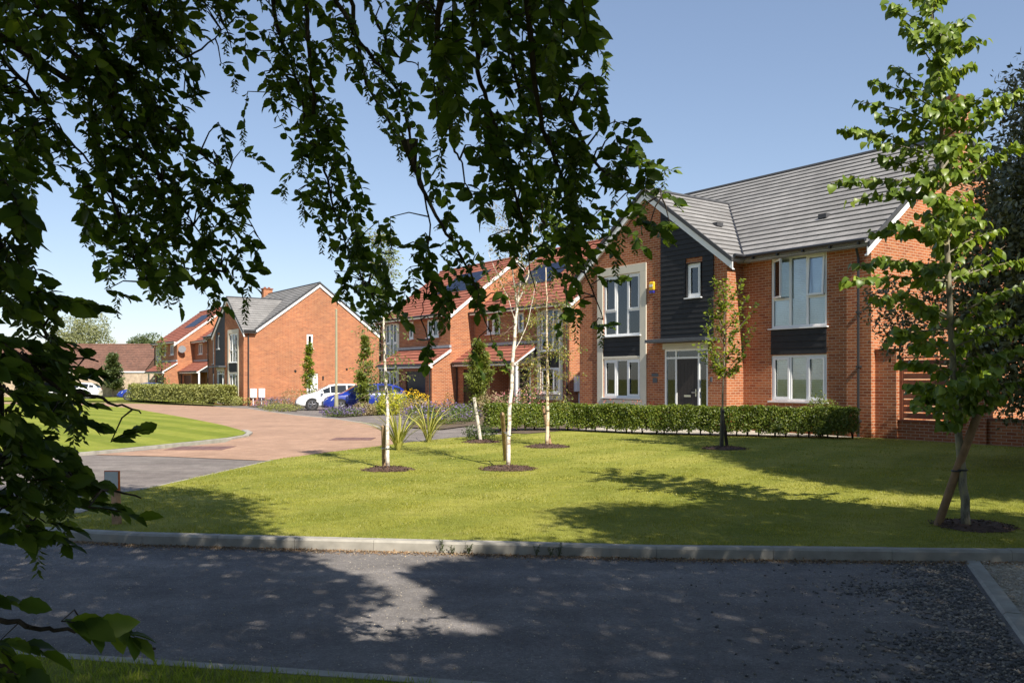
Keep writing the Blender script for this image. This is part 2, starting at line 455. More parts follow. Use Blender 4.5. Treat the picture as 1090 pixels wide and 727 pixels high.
hard = lambda x, y: g(y) - .02 - .08 * sstep(10.3, 8.9, y)
KERB = [(30, 6.88), (9, 7.18), (4.4, 7.50), (1.3, 7.66), (-1.3, 8.0), (-3.6, 8.30), (-4.9, 8.62), (-5.6, 9.2), (-5.95, 9.95), (-5.9, 10.7)]
sheet('ground', [(-1500, -300), (1500, -300), (1500, 1500), (-1500, 1500)], lambda x, y: g(y) - .07 - .2 * sstep(16, 11, y), M['ground'], 4)
sheet('gravel_road', [(-30, 3), (30, 3), (30, 7.4), (4.4, 7.9), (-4, 9.2), (-5, 9.9), (-30, 9.9)], lambda x, y: -.102, M['road'])
# side road (smooth asphalt), drives, block paving, lawns
side = [(-30, 9.6), (-5.6, 9.6)] + px([(60, 529), (148, 520), (240, 500), (300, 486), (320, 470), (240, 476), (90, 476)]) + [(-30, 19)]
sheet('side_road', side, lambda x, y: hard(x, y) - .004, M['drive'])
driveway = px([(225, 431.2), (262, 431.5), (330, 430), (420, 428), (520, 436), (560, 447), (540, 462), (515, 465), (432, 472), (400, 478), (340, 480), (320, 470), (300, 445)])
sheet('driveway', driveway, lambda x, y: hard(x, y) - .002, M['drive'])
paving = px([(100, 483.2), (180, 485), (288, 489.6), (330, 484), (400, 475.5), (430, 472.0), (412, 462), (400, 454), (386, 450), (355, 445.2), (314, 441.5), (264, 434.6), (225, 432.3), (150, 429.5), (60, 428.2), (-60, 427.5), (-60, 431), (40, 432), (200, 446), (262, 461), (240, 470), (170, 477)])
sheet('block_paving', paving, lambda x, y: hard(x, y) + .006, M['paving'])
island = px([(-120, 430), (-20, 430), (46, 430.7), (95, 431.6), (139, 434.5), (198, 445.4), (240, 454), (257, 459), (262, 461.5), (258, 464), (240, 467), (170, 474.5), (99, 481.5), (0, 491), (-120, 500)])
sheet('island_lawn', island, lambda x, y: g(y) + .03, M['island'])
sheet('far_verge', px([(-150, 418), (250, 418), (232, 428.5), (150, 427.0), (-150, 426)]), lambda x, y: g(y) + .012, M['island'])
lawn_pts = [(30, 6.98), (9, 7.28), (4.4, 7.60), (1.3, 7.76), (-1.3, 8.10), (-3.6, 8.40), (-4.9, 8.74), (-5.5, 9.25), (-5.8, 9.95), (-5.8, 10.65)]
lawn_edge = px([(100, 527.5), (148, 521), (240, 500.5), (288, 489.5), (345, 481.8), (400, 475), (432, 471), (480, 466), (521, 463)])
lawn = lawn_pts + lawn_edge + [(1.7, 25.0), (5.3, 22.9), (9.3, 21.9), (13, 16.3), (30, 17)]
sheet('lawn', lawn, lambda x, y: g(y), M['lawn'])
sheet('garden_path', [(1.6, 25.0), (5.3, 22.9), (9.3, 21.85), (9.6, 22.4), (3.0, 31.5), (-1, 33.5), (-2.2, 28)], lambda x, y: g(y) + .006, M['pathslab'])
sheet('pebble_strip', [(4.1, 7.57), (30, 6.9), (30, 3), (2.36, 3)], lambda x, y: -.096, M['pebble'])

def strip(name, pts, w, h, zf, mat, seg=.9, gap=.006, side=1):
    """row of edging stones along a polyline; w towards the left-hand side"""
    mb = MB()
    P = [Vector((p[0], p[1], 0)) for p in pts]
    # resample
    out = []
    for a, b in zip(P[:-1], P[1:]):
        n = max(1, round((b - a).length / seg))
        for i in range(n): out.append(a.lerp(b, i / n))
    out.append(P[-1])
    for a, b in zip(out[:-1], out[1:]):
        d = (b - a).normalized(); nn = Vector((-d.y, d.x, 0)) * w * side
        a2 = a + d * gap * .5; b2 = b - d * gap * .5
        za, zb = zf(a.x, a.y), zf(b.x, b.y)
        j = random.uniform(-.003, .003)
        c = min(.02, w * .2)
        nb = nn.normalized() * c
        prof = lambda p, z: [p + Vector((0, 0, z - h)), p + Vector((0, 0, z - c + j)), p + nb + Vector((0, 0, z + j)), p + nn + Vector((0, 0, z + j)), p + nn + Vector((0, 0, z - h))]
        A, B = prof(a2, za), prof(b2, zb)
        for i in range(4): mb.face([A[i], B[i], B[i + 1], A[i + 1]] if side > 0 else [A[i], A[i + 1], B[i + 1], B[i]])
        mb.face(A[::-1] if side > 0 else A); mb.face(B if side > 0 else B[::-1])
    o = mb.build(name, mat); tag(o, kind='structure'); return o
strip('kerb', KERB, .115, .2, lambda x, y: .004, M['concrete'], .92, .0035, side=-1)
strip('lawn_edging', [(-5.85, 10.7)] + lawn_edge[:4], .05, .06, lambda x, y: g(y) + .004, M['concrete'], 1.0, .004, side=-1)
isl_edge = px([(-120, 500), (0, 491.3), (99, 481.8), (170, 474.8), (240, 467.3), (258, 464.2), (262.6, 461.3), (257, 458.8)])
strip('island_kerb', isl_edge, .16, .1, lambda x, y: g(y) + .035, M['concrete'], .9, .005, side=-1)
strip('concrete_edging', [(4.0, 7.54), (3.04, 5.0), (2.3, 3.05)], .115, .1, lambda x, y: -.083, M['concrete'], .9, .006, side=1)
strip('paving_edging', px([(264, 434.4), (314, 441.4), (355, 445.1), (386, 449.8), (400, 453.8)]), .12, .03, lambda x, y: hard(x, y) + .012, M['concrete'], .9, .01)
NEAR = [(-9, 6.45), (-5.5, 5.72), (-2.99, 5.20), (-.76, 4.76), (.2, 4.55), (2.0, 4.12), (6, 3.0)]
NEAR = [(x, y * .963) for x, y in NEAR]
strip('near_edging', NEAR, .10, .1, lambda x, y: -.06, M['concrete'], .9, .005, side=-1)
sheet('near_verge', [(x, y - .1) for x, y in NEAR] + [(6, -8), (-14, -8), (-14, 6)], lambda x, y: -.065, M['lawn'])
drain = MB()
for cx, cy, w, d in ((214, 476.3, .62, .5), (375, 466.6, .5, .45)):
    c = gp(cx, cy); z = hard(c.x, c.y) + .009
    drain.box(c.x - w, c.x + w, c.y - d, c.y + d, z - .02, z + .003)
    for i in range(4): drain.box(c.x - w + .1 + i * .28, c.x - w + .2 + i * .28, c.y - d + .08, c.y + d - .08, z + .003, z + .008)
tag(drain.build('drain_cover', m_plain('drain_brown', (.16, .085, .07), .7, .2)), kind='structure')
c = gp(68, 543)
mh = MB(); mh.box(c.x - .35, c.x + .3, c.y - .22, c.y + .2, -.02, .012)
tag(mh.build('drain_cover', M['concrete']), kind='structure')

# grass blades on the parts close to the camera
def inside(poly, P):
    x, y = P[:, 0], P[:, 1]; c = np.zeros(len(P), bool); n = len(poly)
    for i in range(n):
        x1, y1 = poly[i]; x2, y2 = poly[(i + 1) % n]
        k = ((y1 > y) != (y2 > y)) & (x < (x2 - x1) * (y - y1) / (y2 - y1 + 1e-12) + x1)
        c ^= k
    return c
def blades(poly, x0, x1, y0, y1, n, h, w, z, slope=.66):
    P = np.stack([rng.uniform(x0, x1, n), rng.uniform(y0, y1, n)], 1)
    P = P[inside(poly, P) & (np.abs(P[:, 0]) < slope * P[:, 1] + .5)]
    k = len(P); pos3 = np.column_stack([P, np.full(k, z)])
    tip = np.column_stack([rng.normal(0, .45, (k, 2)), np.ones(k)])
    nr = np.column_stack([rng.normal(0, 1, (k, 2)), np.zeros(k)])
    clump = .75 + .5 * np.abs(np.sin(P[:, 0] * 2.1 + np.sin(P[:, 1] * 1.7) * 2) * np.cos(P[:, 1] * 2.6 + P[:, 0]))
    return pos3, tip, nr, rng.uniform(.6, 1.2, k) * h * clump, np.full(k, w / h)
parts = [blades(lawn, -7, 7, 7.3, 10.5, 130000, .021, .005, 0), blades(lawn, -8, 9, 10.5, 14.5, 90000, .022, .009, 0), blades(lawn, -10, 13, 14.5, 23, 60000, .022, .016, 0),
         blades([(p[0], p[1]) for p in lawn_pts] + [(p[0], p[1] + .07) for p in lawn_pts[::-1]], -6, 7, 7.3, 10, 22000, .055, .005, 0)]
cat = [np.concatenate(a) for a in zip(*parts)]
tag(leaves('lawn_grass_blades', T_BLADE, *cat[:4], M['blade'], wid=cat[4]), kind='stuff')
# darker lush tufts in the lawn
vp = [(x, y - .08) for x, y in NEAR] + [(6, 1.5), (-14, 1.5)]
a = blades(vp, -5, 1.5, 2.2, 6, 60000, .055, .006, -.065, .75)
tag(leaves('verge_grass_blades', T_BLADE, *a[:4], M['blade_dk'], wid=a[4]), kind='stuff')

# loose stones, litter
OCT = (np.array([(1, 0, 0), (-1, 0, 0), (0, 1, 0), (0, -1, 0), (0, 0, 1), (0, 0, -1)], float), np.array([(0, 2, 4), (2, 1, 4), (1, 3, 4), (3, 0, 4), (2, 0, 5), (1, 2, 5), (3, 1, 5), (0, 3, 5)]), None)
def stones(name, P, z, size, mat, flat=.55):
    k = len(P); d = rdir(k); d[:, 2] *= .3
    s = size * rng.lognormal(0, .35, k)
    V, F3, _ = OCT
    t = norm(d); n = np.tile([0, 0, 1.], (k, 1)) + rng.normal(0, .2, (k, 3)); n = norm(n - t * np.sum(n * t, 1, keepdims=True)); sd = np.cross(n, t)
    Vj = V[None] * rng.uniform(.65, 1.2, (k, 6, 1))
    X = np.column_stack([P, np.full(k, z)])[:, None, :] + s[:, None, None] * (Vj[..., 0:1] * t[:, None] + Vj[..., 1:2] * .75 * sd[:, None] + Vj[..., 2:3] * flat * n[:, None])
    return tag(np_mesh(name, X.reshape(-1, 3), [(F3[None] + (np.arange(k) * 6)[:, None, None]).reshape(-1, 3)], mat), kind='stuff')
n = 30000
P = np.column_stack([rng.uniform(1.2, 4.1, n), rng.uniform(3.9, 7.66, n)])
edge_x = 4.02 + (P[:, 1] - 7.66) * .3755
dpt = edge_x - P[:, 0]
wob = .35 * np.sin(P[:, 1] * 4.1) + .25 * np.sin(P[:, 1] * 9.7 + 1) + .2 * np.sin(P[:, 0] * 7 + P[:, 1] * 3)
pr = np.clip(1.05 - dpt / (1.05 + wob * .9), 0, 1) ** 1.5 + .012
P = P[(dpt > .02) & (rng.uniform(size=n) < pr)]
stones('loose_stones', P, -.097, .0125, M['stone'])
P = np.column_stack([rng.uniform(-5, 4.3, 15000), rng.uniform(3.6, 8.8, 15000)])
P = P[(P[:, 1] > np.interp(P[:, 0], [p[0] for p in NEAR], [p[1] for p in NEAR]) + .05) & (P[:, 1] < np.interp(P[:, 0], [p[0] for p in KERB][::-1][2:], [p[1] for p in KERB][::-1][2:]) - .02) & (P[:, 0] < 4.02 + (P[:, 1] - 7.66) * .3755)]
stones('road_grit', P, -.1005, .0042, M['palestone'])
P = np.column_stack([rng.uniform(2.4, 6, 14000), rng.uniform(4.4, 7.6, 14000)])
P = P[(P[:, 0] > 4.16 + (P[:, 1] - 7.62) * .37) & (P[:, 1] < np.interp(P[:, 0], [4.4, 9], [7.58, 7.26]))]
stones('pale_pebbles', P, -.094, .011, M['palestone'])
# leaf litter along the kerb foot
k = 9000; X = rng.uniform(-4.6, 6, k); Y = np.interp(X, [p[0] for p in KERB][::-1][2:], [p[1] for p in KERB][::-1][2:]) - np.abs(rng.normal(0, .075, k)) - .005
tag(leaves('leaf_litter', T_SMALL, np.column_stack([X, Y, np.full(k, -.095)]), rdir(k) * [1, 1, .35], np.tile([0, 0, 1.], (k, 1)) + rng.normal(0, .5, (k, 3)), rng.uniform(.010, .028, k), M['litterleaf']), kind='stuff')
k = 500
tag(leaves('fallen_leaves', T_SMALL, np.column_stack([rng.uniform(-4, 7, k), rng.uniform(4.6, 12, k), np.full(k, .028)]) - np.array([0, 0, 0]), rdir(k) * [1, 1, .3], np.tile([0, 0, 1.], (k, 1)) + rng.normal(0, .3, (k, 3)), rng.uniform(.02, .035, k), M['litterleaf']), kind='stuff') if False else None

# ------------------------------------------------------------------ houses
RZ = math.atan2(-.8085, .5886)
D1 = Vector((-.5886, .8085, 0)); D2 = Vector((.8085, .5886, 0))
TP = math.tan(R(36.5))

def wall(mb, org, sd, nd, s0, s1, top, holes=(), z0=-.4, reveal=.1):
    org = Vector((org[0], org[1], 0)); sd = Vector((sd[0], sd[1], 0)); nd = Vector((nd[0], nd[1], 0))
    P = lambda s, z, d=0: org + sd * s + nd * d + Vector((0, 0, z))
    T = lambda s: float(np.interp(s, [t[0] for t in top], [t[1] for t in top]))
    cuts = sorted({s0, s1, *[t[0] for t in top if s0 < t[0] < s1], *[c for h in holes for c in h[:2]]})
    for a, b in zip(cuts[:-1], cuts[1:]):
        m = (a + b) / 2
        hs = sorted([h for h in holes if h[0] < m < h[1]], key=lambda h: h[2])
        z = z0
        for h in hs:
            if h[2] > z: mb.face([P(a, z), P(b, z), P(b, h[2]), P(a, h[2])], [(a, z), (b, z), (b, h[2]), (a, h[2])])
            z = h[3]
        mb.face([P(a, z), P(b, z), P(b, T(b)), P(a, T(a))], [(a, z), (b, z), (b, T(b)), (a, T(a))])
    for h in holes:
        a, b, c, d = h[:4]; r = -reveal
        mb.face([P(a, c), P(a, d), P(a, d, r), P(a, c, r)], [(0, c), (0, d), (r, d), (r, c)])
        mb.face([P(b, c), P(b, d), P(b, d, r), P(b, c, r)], [(0, c), (0, d), (r, d), (r, c)])
        mb.face([P(a, c), P(b, c), P(b, c, r), P(a, c, r)], [(a, 0), (b, 0), (b, r), (a, r)])
        mb.face([P(a, d), P(b, d), P(b, d, r), P(a, d, r)], [(a, 0), (b, 0), (b, r), (a, r)])

def slope(mb, A, B, L, gauge=.30, th=.036, slab=.085, kmin=0):
    n = max(1, round(L / gauge))
    a0, b0, a1, b1 = A(0), B(0), A(1), B(1)
    w = (b0 - a0); w = w if w.length > 1e-6 else (b1 - a1)
    nr = w.cross(a1 - a0).normalized()
    if nr.z < 0: nr = -nr
    t = w.normalized()
    for k in range(kmin, n):
        f0, f1 = k / n, (k + 1) / n
        a, b, c, d = A(f0), B(f0), B(f1), A(f1)
        q = [a + nr * th, b + nr * th, c, d]
        mb.face(q, [(p.dot(t), y) for p, y in zip(q, (f0 * L, f0 * L, f1 * L, f1 * L))])
        mb.face([a, b, b + nr * th, a + nr * th], [(a.dot(t), 0), (b.dot(t), 0), (b.dot(t), .02), (a.dot(t), .02)])
    s = -nr * slab; a0, b0 = A(kmin / n), B(kmin / n)
    mb.face([a0 + s, b0 + s, b1 + s, a1 + s]); mb.face([a0, a1, a1 + s, a0 + s]); mb.face([b0, b1, b1 + s, b0 + s]); mb.face([a0, b0, b0 + s, a0 + s])

def beam(mb, p0, p1, down, out):
    p0, p1, out = Vector(p0), Vector(p1), Vector(out); d = Vector((0, 0, -down))
    mb.hexa([p0 + d, p1 + d, p1 + d + out, p0 + d + out, p0, p1, p1 + out, p0 + out])

def window(parent, x, y, z, w, h, cols, rz=0, blind='blind', sill=True, opened=None, fr=.07):
    """cols: list of (width share, [height shares from the bottom], [casement flags]); front towards local -y"""
    mb = MB()
    f = fr
    mb.box(0, w, -.03, .035, 0, f); mb.box(0, w, -.03, .035, h - f, h); mb.box(0, f, -.03, .035, f, h - f); mb.box(w - f, w, -.03, .035, f, h - f)
    tot = sum(c[0] for c in cols); xx = f; iw = w - 2 * f
    sash = MB()
    for i, (cw, rows, flags) in enumerate(cols):
        x0 = xx; x1 = xx + iw * cw / tot; xx = x1
        if i < len(cols) - 1: mb.box(x1 - .038, x1 + .038, -.027, .033, f, h - f)
        zz = f; rt = sum(rows)
        for j, rw in enumerate(rows):
            z0 = zz; z1 = zz + (h - 2 * f) * rw / rt; zz = z1
            a = x0 + (.03 if i else 0); b = x1 - (.03 if i < len(cols) - 1 else 0)
            if j < len(rows) - 1: mb.box(a, b, -.024, .03, z1 - .028, z1 + .028)
            c = z0 + (.028 if j else 0); d = z1 - (.028 if j < len(rows) - 1 else 0)
            if flags[j]:
                s = .055
                ang = opened.get((i, j), 0) if opened else 0
                sb = MB()
                W = b - a; H = d - c
                for q in ((0, W, 0, s), (0, W, H - s, H), (0, s, s, H - s), (W - s, W, s, H - s)):
                    sb.box(q[0], q[1], -.05, .0, q[2], q[3])
                if ang:
                    so = sb.build('casement', M['white'], None); gm = MB(); gm.box(s, W - s, -.028, -.022, s, H - s)
                    so['_a'] = 0
                    so.parent = parent; del so['_a']
                    ca, sa = math.cos(rz), math.sin(rz)
                    hx, hz = a, c
                    so.location = (x + hx * ca - (-.0) * sa, y + hx * sa, z + hz)
                    if ang > 0: so.rotation_euler = (0, 0, rz - ang)      # side hung at the left
                    else:                                                   # top hung
                        so.location = (x + hx * ca, y + hx * sa, z + d)
                        for v in so.data.vertices: v.co.z -= H
                        so.rotation_euler = (ang, 0, rz)
                    go = gm.build('pane', M['glass'], so)
                    if ang < 0:
                        for v in go.data.vertices: v.co.z -= H
                else:
                    for q in ((a, b, c, c + s), (a, b, d - s, d), (a, a + s, c + s, d - s), (b - s, b, c + s, d - s)):
                        mb.box(q[0], q[1], -.042, -.026, q[2], q[3])
    o = mb.build('window', M['white'], parent, (x, y, z), rz)
    p = MB(); p.box(f * .8, w - f * .8, -.004, .004, f * .8, h - f * .8); p.build('pane', M['glass'], o)
    if blind:
        b = MB(); b.box(.02, w - .02, .075, .085, .02, h - .02); b.build('blind', M[blind], o)
    if sill:
        s = MB(); s.box(-.06, w + .06, -.15, .0, -.035, -.003); s.build('sill', M['white'], o)
    return o

def bars(mb, pts, z0, z1):
    pass

def pipe_x(mb, x, y, z0, z1):                    # downpipe with a swan neck from the gutter
    mb.tube([(x, y - .19, z1), (x, y - .19, z1 - .1), (x, y - .08, z1 - .38), (x, y - .08, z0)], .034, 8)
    for z in np.arange(z0 + .6, z1 - .5, 1.4): mb.box(x - .05, x + .05, y - .12, y - .001, z, z + .05)

def detached(label, loc, flip, extra=None):
    root = thing('detached_house', label, 'house', loc, RZ)
    W, E, DY, WU, WY = 10.55, 5.03, 9.4, 4.05, -.74
    X = (lambda u: -(W - u)) if flip else (lambda u: -u)
    sg = 1 if flip else -1                       # direction of +u along local x
    RG = E + DY / 2 * TP; RW = E + 3.25 * TP; AU = WU + 3.25
    def span(u0, u1): return (min(X(u0), X(u1)), max(X(u0), X(u1)))
    def hole(u0, u1, z0, z1): a, b = span(u0, u1); return (a, b, z0, z1)
    wb = MB()
    a, b = span(0, WU)
    wall(wb, (0, 0), (1, 0), (0, -1), a, b, [(a, E), (b, E)], [hole(1.28, 3.06, .885, 2.17), hole(1.28, 3.06, 2.93, 4.93)], reveal=.12)
    a, b = span(WU, W); ap = X(AU)
    wall(wb, (0, WY), (1, 0), (0, -1), a, b, [(a, E), (ap, RW), (b, E)], [hole(7.55, 9.31, .885, 4.95), hole(4.75, 6.49, .0, 2.42), hole(4.965, 5.55, 3.95, 4.99)], reveal=.12)
    wall(wb, (X(WU), 0), (0, 1), (-sg, 0), WY, 0, [(WY, E), (0, E)])
    gh = extra.get('gable_holes', []) if extra else []
    wall(wb, (X(0), 0), (0, 1), (-sg, 0), 0, DY, [(0, E), (DY / 2, RG), (DY, E)], [] if flip else gh)
    wall(wb, (X(W), 0), (0, 1), (sg, 0), WY, DY, [(WY, E), (0, E), (DY / 2, RG), (DY, E)], gh if flip else [])
    a, b = span(0, W)
    wall(wb, (0, DY), (1, 0), (0, 1), a, b, [(a, E), (b, E)])
    # chimney joins the wall mesh? it is a part of the roof, below
    wb.build('wall', M['brick'], root)
    # roofs
    off = .12
    rb = MB()
    xa, xb = span(-.09, W + .09)
    for s in (1, -1):                            # front and back slope of the main roof
        y0 = -.30 if s > 0 else DY + .30
        z0 = E + off - .30 * TP
        ymid = DY / 2; zr = RG + off
        L = math.hypot(ymid + .3, zr - z0)
        if s > 0: # front: eave only where there is no wing, full width higher up
            slope(rb, lambda f: Vector((xa, y0 + (ymid - y0) * f, z0 + (zr - z0) * f)), lambda f: Vector((xb, y0 + (ymid - y0) * f, z0 + (zr - z0) * f)), L, .30) if False else None
            # split: outside the wing
            uA, uB = -.09, WU + .02
            p, q = span(uA, uB)
            slope(rb, lambda f: Vector((p, y0 + (ymid - y0) * f, z0 + (zr - z0) * f)), lambda f: Vector((q, y0 + (ymid - y0) * f, z0 + (zr - z0) * f)), L, .30)
            f0 = .30 / (ymid + .30)              # over the wing the slope starts at the wall line
            p2, q2 = span(WU + .02, W + .09)
            n2 = round(L * (1 - f0) / .3)
            slope(rb, lambda f: Vector((p2, y0 + (ymid - y0) * f, z0 + (zr - z0) * f)), lambda f: Vector((q2, y0 + (ymid - y0) * f, z0 + (zr - z0) * f)), L, .30, kmin=1)
        else:
            slope(rb, lambda f: Vector((xa, y0 + (ymid - y0) * f, z0 + (zr - z0) * f)), lambda f: Vector((xb, y0 + (ymid - y0) * f, z0 + (zr - z0) * f)), L, .30)
    zr2 = RW + off
    for side_u, s in ((WU, 1), (W, -1)):         # wing slopes
        ue = side_u - .30 * s
        ze = E + off - .30 * TP
        if s > 0: yend = lambda d: min(3.35, max(-.02, d + .12))
        else: yend = (lambda d: min(3.35, max(.0, d + .12)))
        L = math.hypot(3.55, zr2 - ze)
        A = lambda f, ue=ue, s=s, ze=ze: Vector((X(ue + s * 3.55 * f), WY - .10, ze + (zr2 - ze) * f))
        B = lambda f, ue=ue, s=s, ze=ze, yend=yend: Vector((X(ue + s * 3.55 * f), yend(3.55 * f - .3), ze + (zr2 - ze) * f))
        slope(rb, A, B, L, .30)
    roof = rb.build('roof', M['roof_grey'], root)
    rc = MB()
    rc.tube([(xa, DY / 2, RG + off + .0), (xb, DY / 2, RG + off + .0)], .075, 8)
    rc.tube([(X(AU), WY - .11, zr2), (X(AU), 3.3, zr2)], .075, 8)
    # dark verge strips
    for u, sgn in ((-.09, -1), (W + .09, 1)):
        for yy, s in ((-.3 if u < 0 else -.02, 1), (DY + .3, -1)):
            zz = E + off + (yy if s > 0 else DY - yy) * TP
            p0 = Vector((X(u), yy, zz + .05)); p1 = Vector((X(u), DY / 2, RG + off + .05))
            beam(rc, p0, p1, .13, (sg * sgn * .05, 0, 0))
    for s, u0 in ((1, WU - .3), (-1, W + .3)):
        beam(rc, (X(u0), WY - .10, E + off - .3 * TP + .05), (X(AU), WY - .10, zr2 + .05), .13, (0, -.05, 0))
    # tile vents
    for (u, fy) in ((2.2, 1.25),): rc.box(X(u) - .13, X(u) + .13, fy - .1, fy + .12, E + off + fy * TP, E + off + fy * TP + .13)
    vx = X(WU + 1.5); rc.box(vx - .1, vx + .1, .5, .78, E + off + 1.5 * TP + .0, E + off + 1.5 * TP + .12)
    rc.build('ridge_cap', m_cap, roof)
    # valley gutters
    vb = MB(); v0 = Vector((X(WU - .02), -.05, E + off + .0)); v1 = Vector((X(AU), 3.25, zr2 - .0))
    vb.tube([v0 + Vector((0, 0, .012)), v1 + Vector((0, 0, .012))], .035, 6)
    vb.build('valley', M['black'], roof)
    # chimney on the main gable
    cb = MB(); cx = X(-.06); cx2 = X(.46); CT_ = .5 if flip else 1.0
    cb.box(min(cx, cx2), max(cx, cx2), DY / 2 - .42, DY / 2 + .32, RG - 1.0, RG + CT_)
    c_ = cb.build('chimney', M['brick'], roof)
    cb = MB(); cb.box(min(cx, cx2) - .05, max(cx, cx2) + .05, DY / 2 - .47, DY / 2 + .37, RG + CT_ + .001, RG + CT_ + .09)
    for yy in (-.22, .12): cb.tube([((cx + cx2) / 2, DY / 2 + yy, RG + CT_ + .09), ((cx + cx2) / 2, DY / 2 + yy, RG + CT_ + .2)], [.10, .09], 10)
    cb.build('chimney_pot', M['slat'], c_)
    # white trim
    tb = MB()
    p, q = span(-.02, WU - .3)
    tb.box(p, q, -.27, -.002, E - .12, E - .09); tb.box(p, q, -.29, -.262, E - .12, E + .0)
    q0, q1 = sorted((X(WU), X(WU - .27)))
    tb.box(q0 + .001, q1 - .001, WY, -.003, E - .12, E - .09)
    q0, q1 = sorted((X(WU - .262), X(WU - .29))); tb.box(q0, q1, WY - .08, -.265, E - .12, E)
    q0, q1 = sorted((X(W), X(W + .27))); tb.box(q0 + .001, q1, WY, -.003, E - .12, E - .09)
    q0, q1 = sorted((X(W + .262), X(W + .29))); tb.box(q0, q1, WY - .08, .0, E - .12, E)
    for u, sgn in ((0, -1), (W, 1)):             # main barge boards
        o3 = (sg * sgn * .025, 0, 0); xo = X(u + sgn * .062)
        ys = -.30 if u == 0 else 0.0
        beam(tb, (xo, ys, E + ys * TP + .035), (xo, DY / 2, RG + .035), .22, o3)
        beam(tb, (xo, DY + .3, E - .3 * TP + .035), (xo, DY / 2, RG + .035), .22, o3)
        ins = (-sg * sgn * .062, 0, 0)           # soffit of the verge
        beam(tb, (xo, ys, E + ys * TP - .16), (xo, DY / 2, RG - .16), .02, ins)
    for u0, s in ((WU - .29, 1), (W + .29, -1)):
        beam(tb, (X(u0), WY - .07, E - .29 * TP + .035), (X(AU), WY - .07, RW + .035), .22, (0, -.025, 0))
        beam(tb, (X(u0), WY - .07, E - .29 * TP - .165), (X(AU), WY - .07, RW - .165), .02, (0, .068, 0))
    tb.build('fascia', M['white'], root)
    gb = MB()
    p, q = span(-.05, WU - .33)
    gb.tube([(p, -.35, E + .0), (q, -.35, E + .0)], .055, 10)
    gb.tube([(X(WU - .35), WY - .08, E), (X(WU - .35), -.33, E)], .055, 10)
    gb.build('gutter', M['black'], root); gb = MB()
    gb.tube([(X(W + .35), WY - .08, E), (X(W + .35), .0, E)], .055, 10)
    gb.build('gutter', M['black'], root)
    for xx in np.arange(p + .3, q, .82):
        gb = MB(); gb.box(xx - .025, xx + .025, -.39, -.29, E - .10, E - .02); gb.build('gutter_bracket', M['black'], root)
    gb = MB(); pipe_x(gb, X(.31), -.0, -.2, E - .02); gb.build('downpipe', M['black'], root); gb = MB()
    gb.tube([(X(W) + sg * .2, -.45, E), (X(W) + sg * .08, -.45, E - .3), (X(W) + sg * .08, -.45, -.2)], .034, 8)
    gb.build('downpipe', M['black'], root)
    # windows
    lay_up = [(1, [.40, .60], [0, 1]), (1, [1], [0]), (1, [.40, .60], [0, 1])]
    lay_lo = [(1, [1], [1]), (1, [1], [0]), (1, [1], [1])]
    a, b = span(1.28, 3.06)
    window(root, a, .055, 2.93, 1.78, 2.0, lay_up, opened=None if flip else {(0, 1): .55, (2, 1): -.07})
    window(root, a, .055, .885, 1.78, 1.285, lay_lo)
    a, b = span(7.55, 9.31)
    window(root, a, WY + .055, 2.93, 1.76, 2.02, lay_up, blind='blind_dark')
    window(root, a, WY + .055, .885, 1.76, 1.285, lay_lo, blind=None)
    a, b = span(4.965, 5.55)
    window(root, a + .021, WY + .03, 3.951, .543, 1.018, [(1, [1], [1])], blind='blind')
    # stone surround
    sb = MB(); a, b = span(7.27, 9.6); yo = WY - .035
    sb.box(a, b, yo, WY - .002, 4.95, 5.22); sb.box(a, b, yo, WY - .002, .62, .82)
    sb.box(a, a + .28, yo, WY - .002, .82, 4.95); sb.box(b - .28, b, yo, WY - .002, .82, 4.95)
    sb.box(a + .28, b - .28, WY - .02, WY + .03, 2.17, 2.25)
    sb.build('stone_surround', M['cream'], root, bevel=.008)
    # board panels and cladding
    def boards(u0, u1, z0, z1, yb, dz, top=None, skip=None, nm='board_panel'):
        kb = MB(); z = z0
        while z < z1 - 1e-6:
            zt = min(z + dz, z1)
            segs = [(u0, u1)]
            if skip and skip[2] < zt - .01 and skip[3] > z + .01: segs = [(u0, skip[0]), (skip[1], u1)]
            for s0, s1 in segs:
                l0 = l1 = s0
                if top: l0 = max(s0, top(z)); l1 = max(s0, top(zt))
                if l0 >= s1 - .02: continue
                l1 = min(l1, s1 - .01)
                kb.hexa([(X(l0), yb - .03, z + .004), (X(s1), yb - .03, z + .004), (X(s1), yb, z + .004), (X(l0), yb, z + .004), (X(l1), yb - .014, zt), (X(s1), yb - .014, zt), (X(s1), yb, zt), (X(l1), yb, zt)])
            z = zt
        kb.build(nm, M['blackplank'], root)
    boards(1.28, 3.06, 2.19, 2.89, -.004, .175)
    boards(7.55, 9.31, 2.25, 2.89, WY + .02, .16)
    boards(4.51, 6.63, 2.74, 7.0, WY - .02, .15, top=lambda z: WU + (z - E + .02) / TP + .0, skip=(4.93, 5.59, 3.93, 5.02), nm='board_cladding')
    a, b = span(4.965, 5.55); lb_ = MB(); y0_, y1_ = WY - .06, WY + .10
    for q in ((a + .002, a + .02, 3.952, 4.988), (b - .02, b - .002, 3.952, 4.988), (a + .021, b - .021, 4.97, 4.988)): lb_.box(q[0], q[1], y0_, y1_, q[2], q[3])
    lb_.build('window_reveal', M['blackplank'], root)
    # canopy, door
    cb = MB(); a, b = span(4.4, 6.85)
    cb.box(a, b, WY - .52, WY - .002, 2.62, 2.72); cb.build('canopy', M['lead2'], root, bevel=.01)
    tb = MB(); a, b = span(4.7, 6.54); tb.box(a, b, WY - .045, WY - .002, 2.42, 2.6); tb.build('door_head', M['cream'], root)
    db = MB(); a, b = span(4.75, 6.49); yf = WY + .04
    m1, m2 = span(5.145, 5.985)
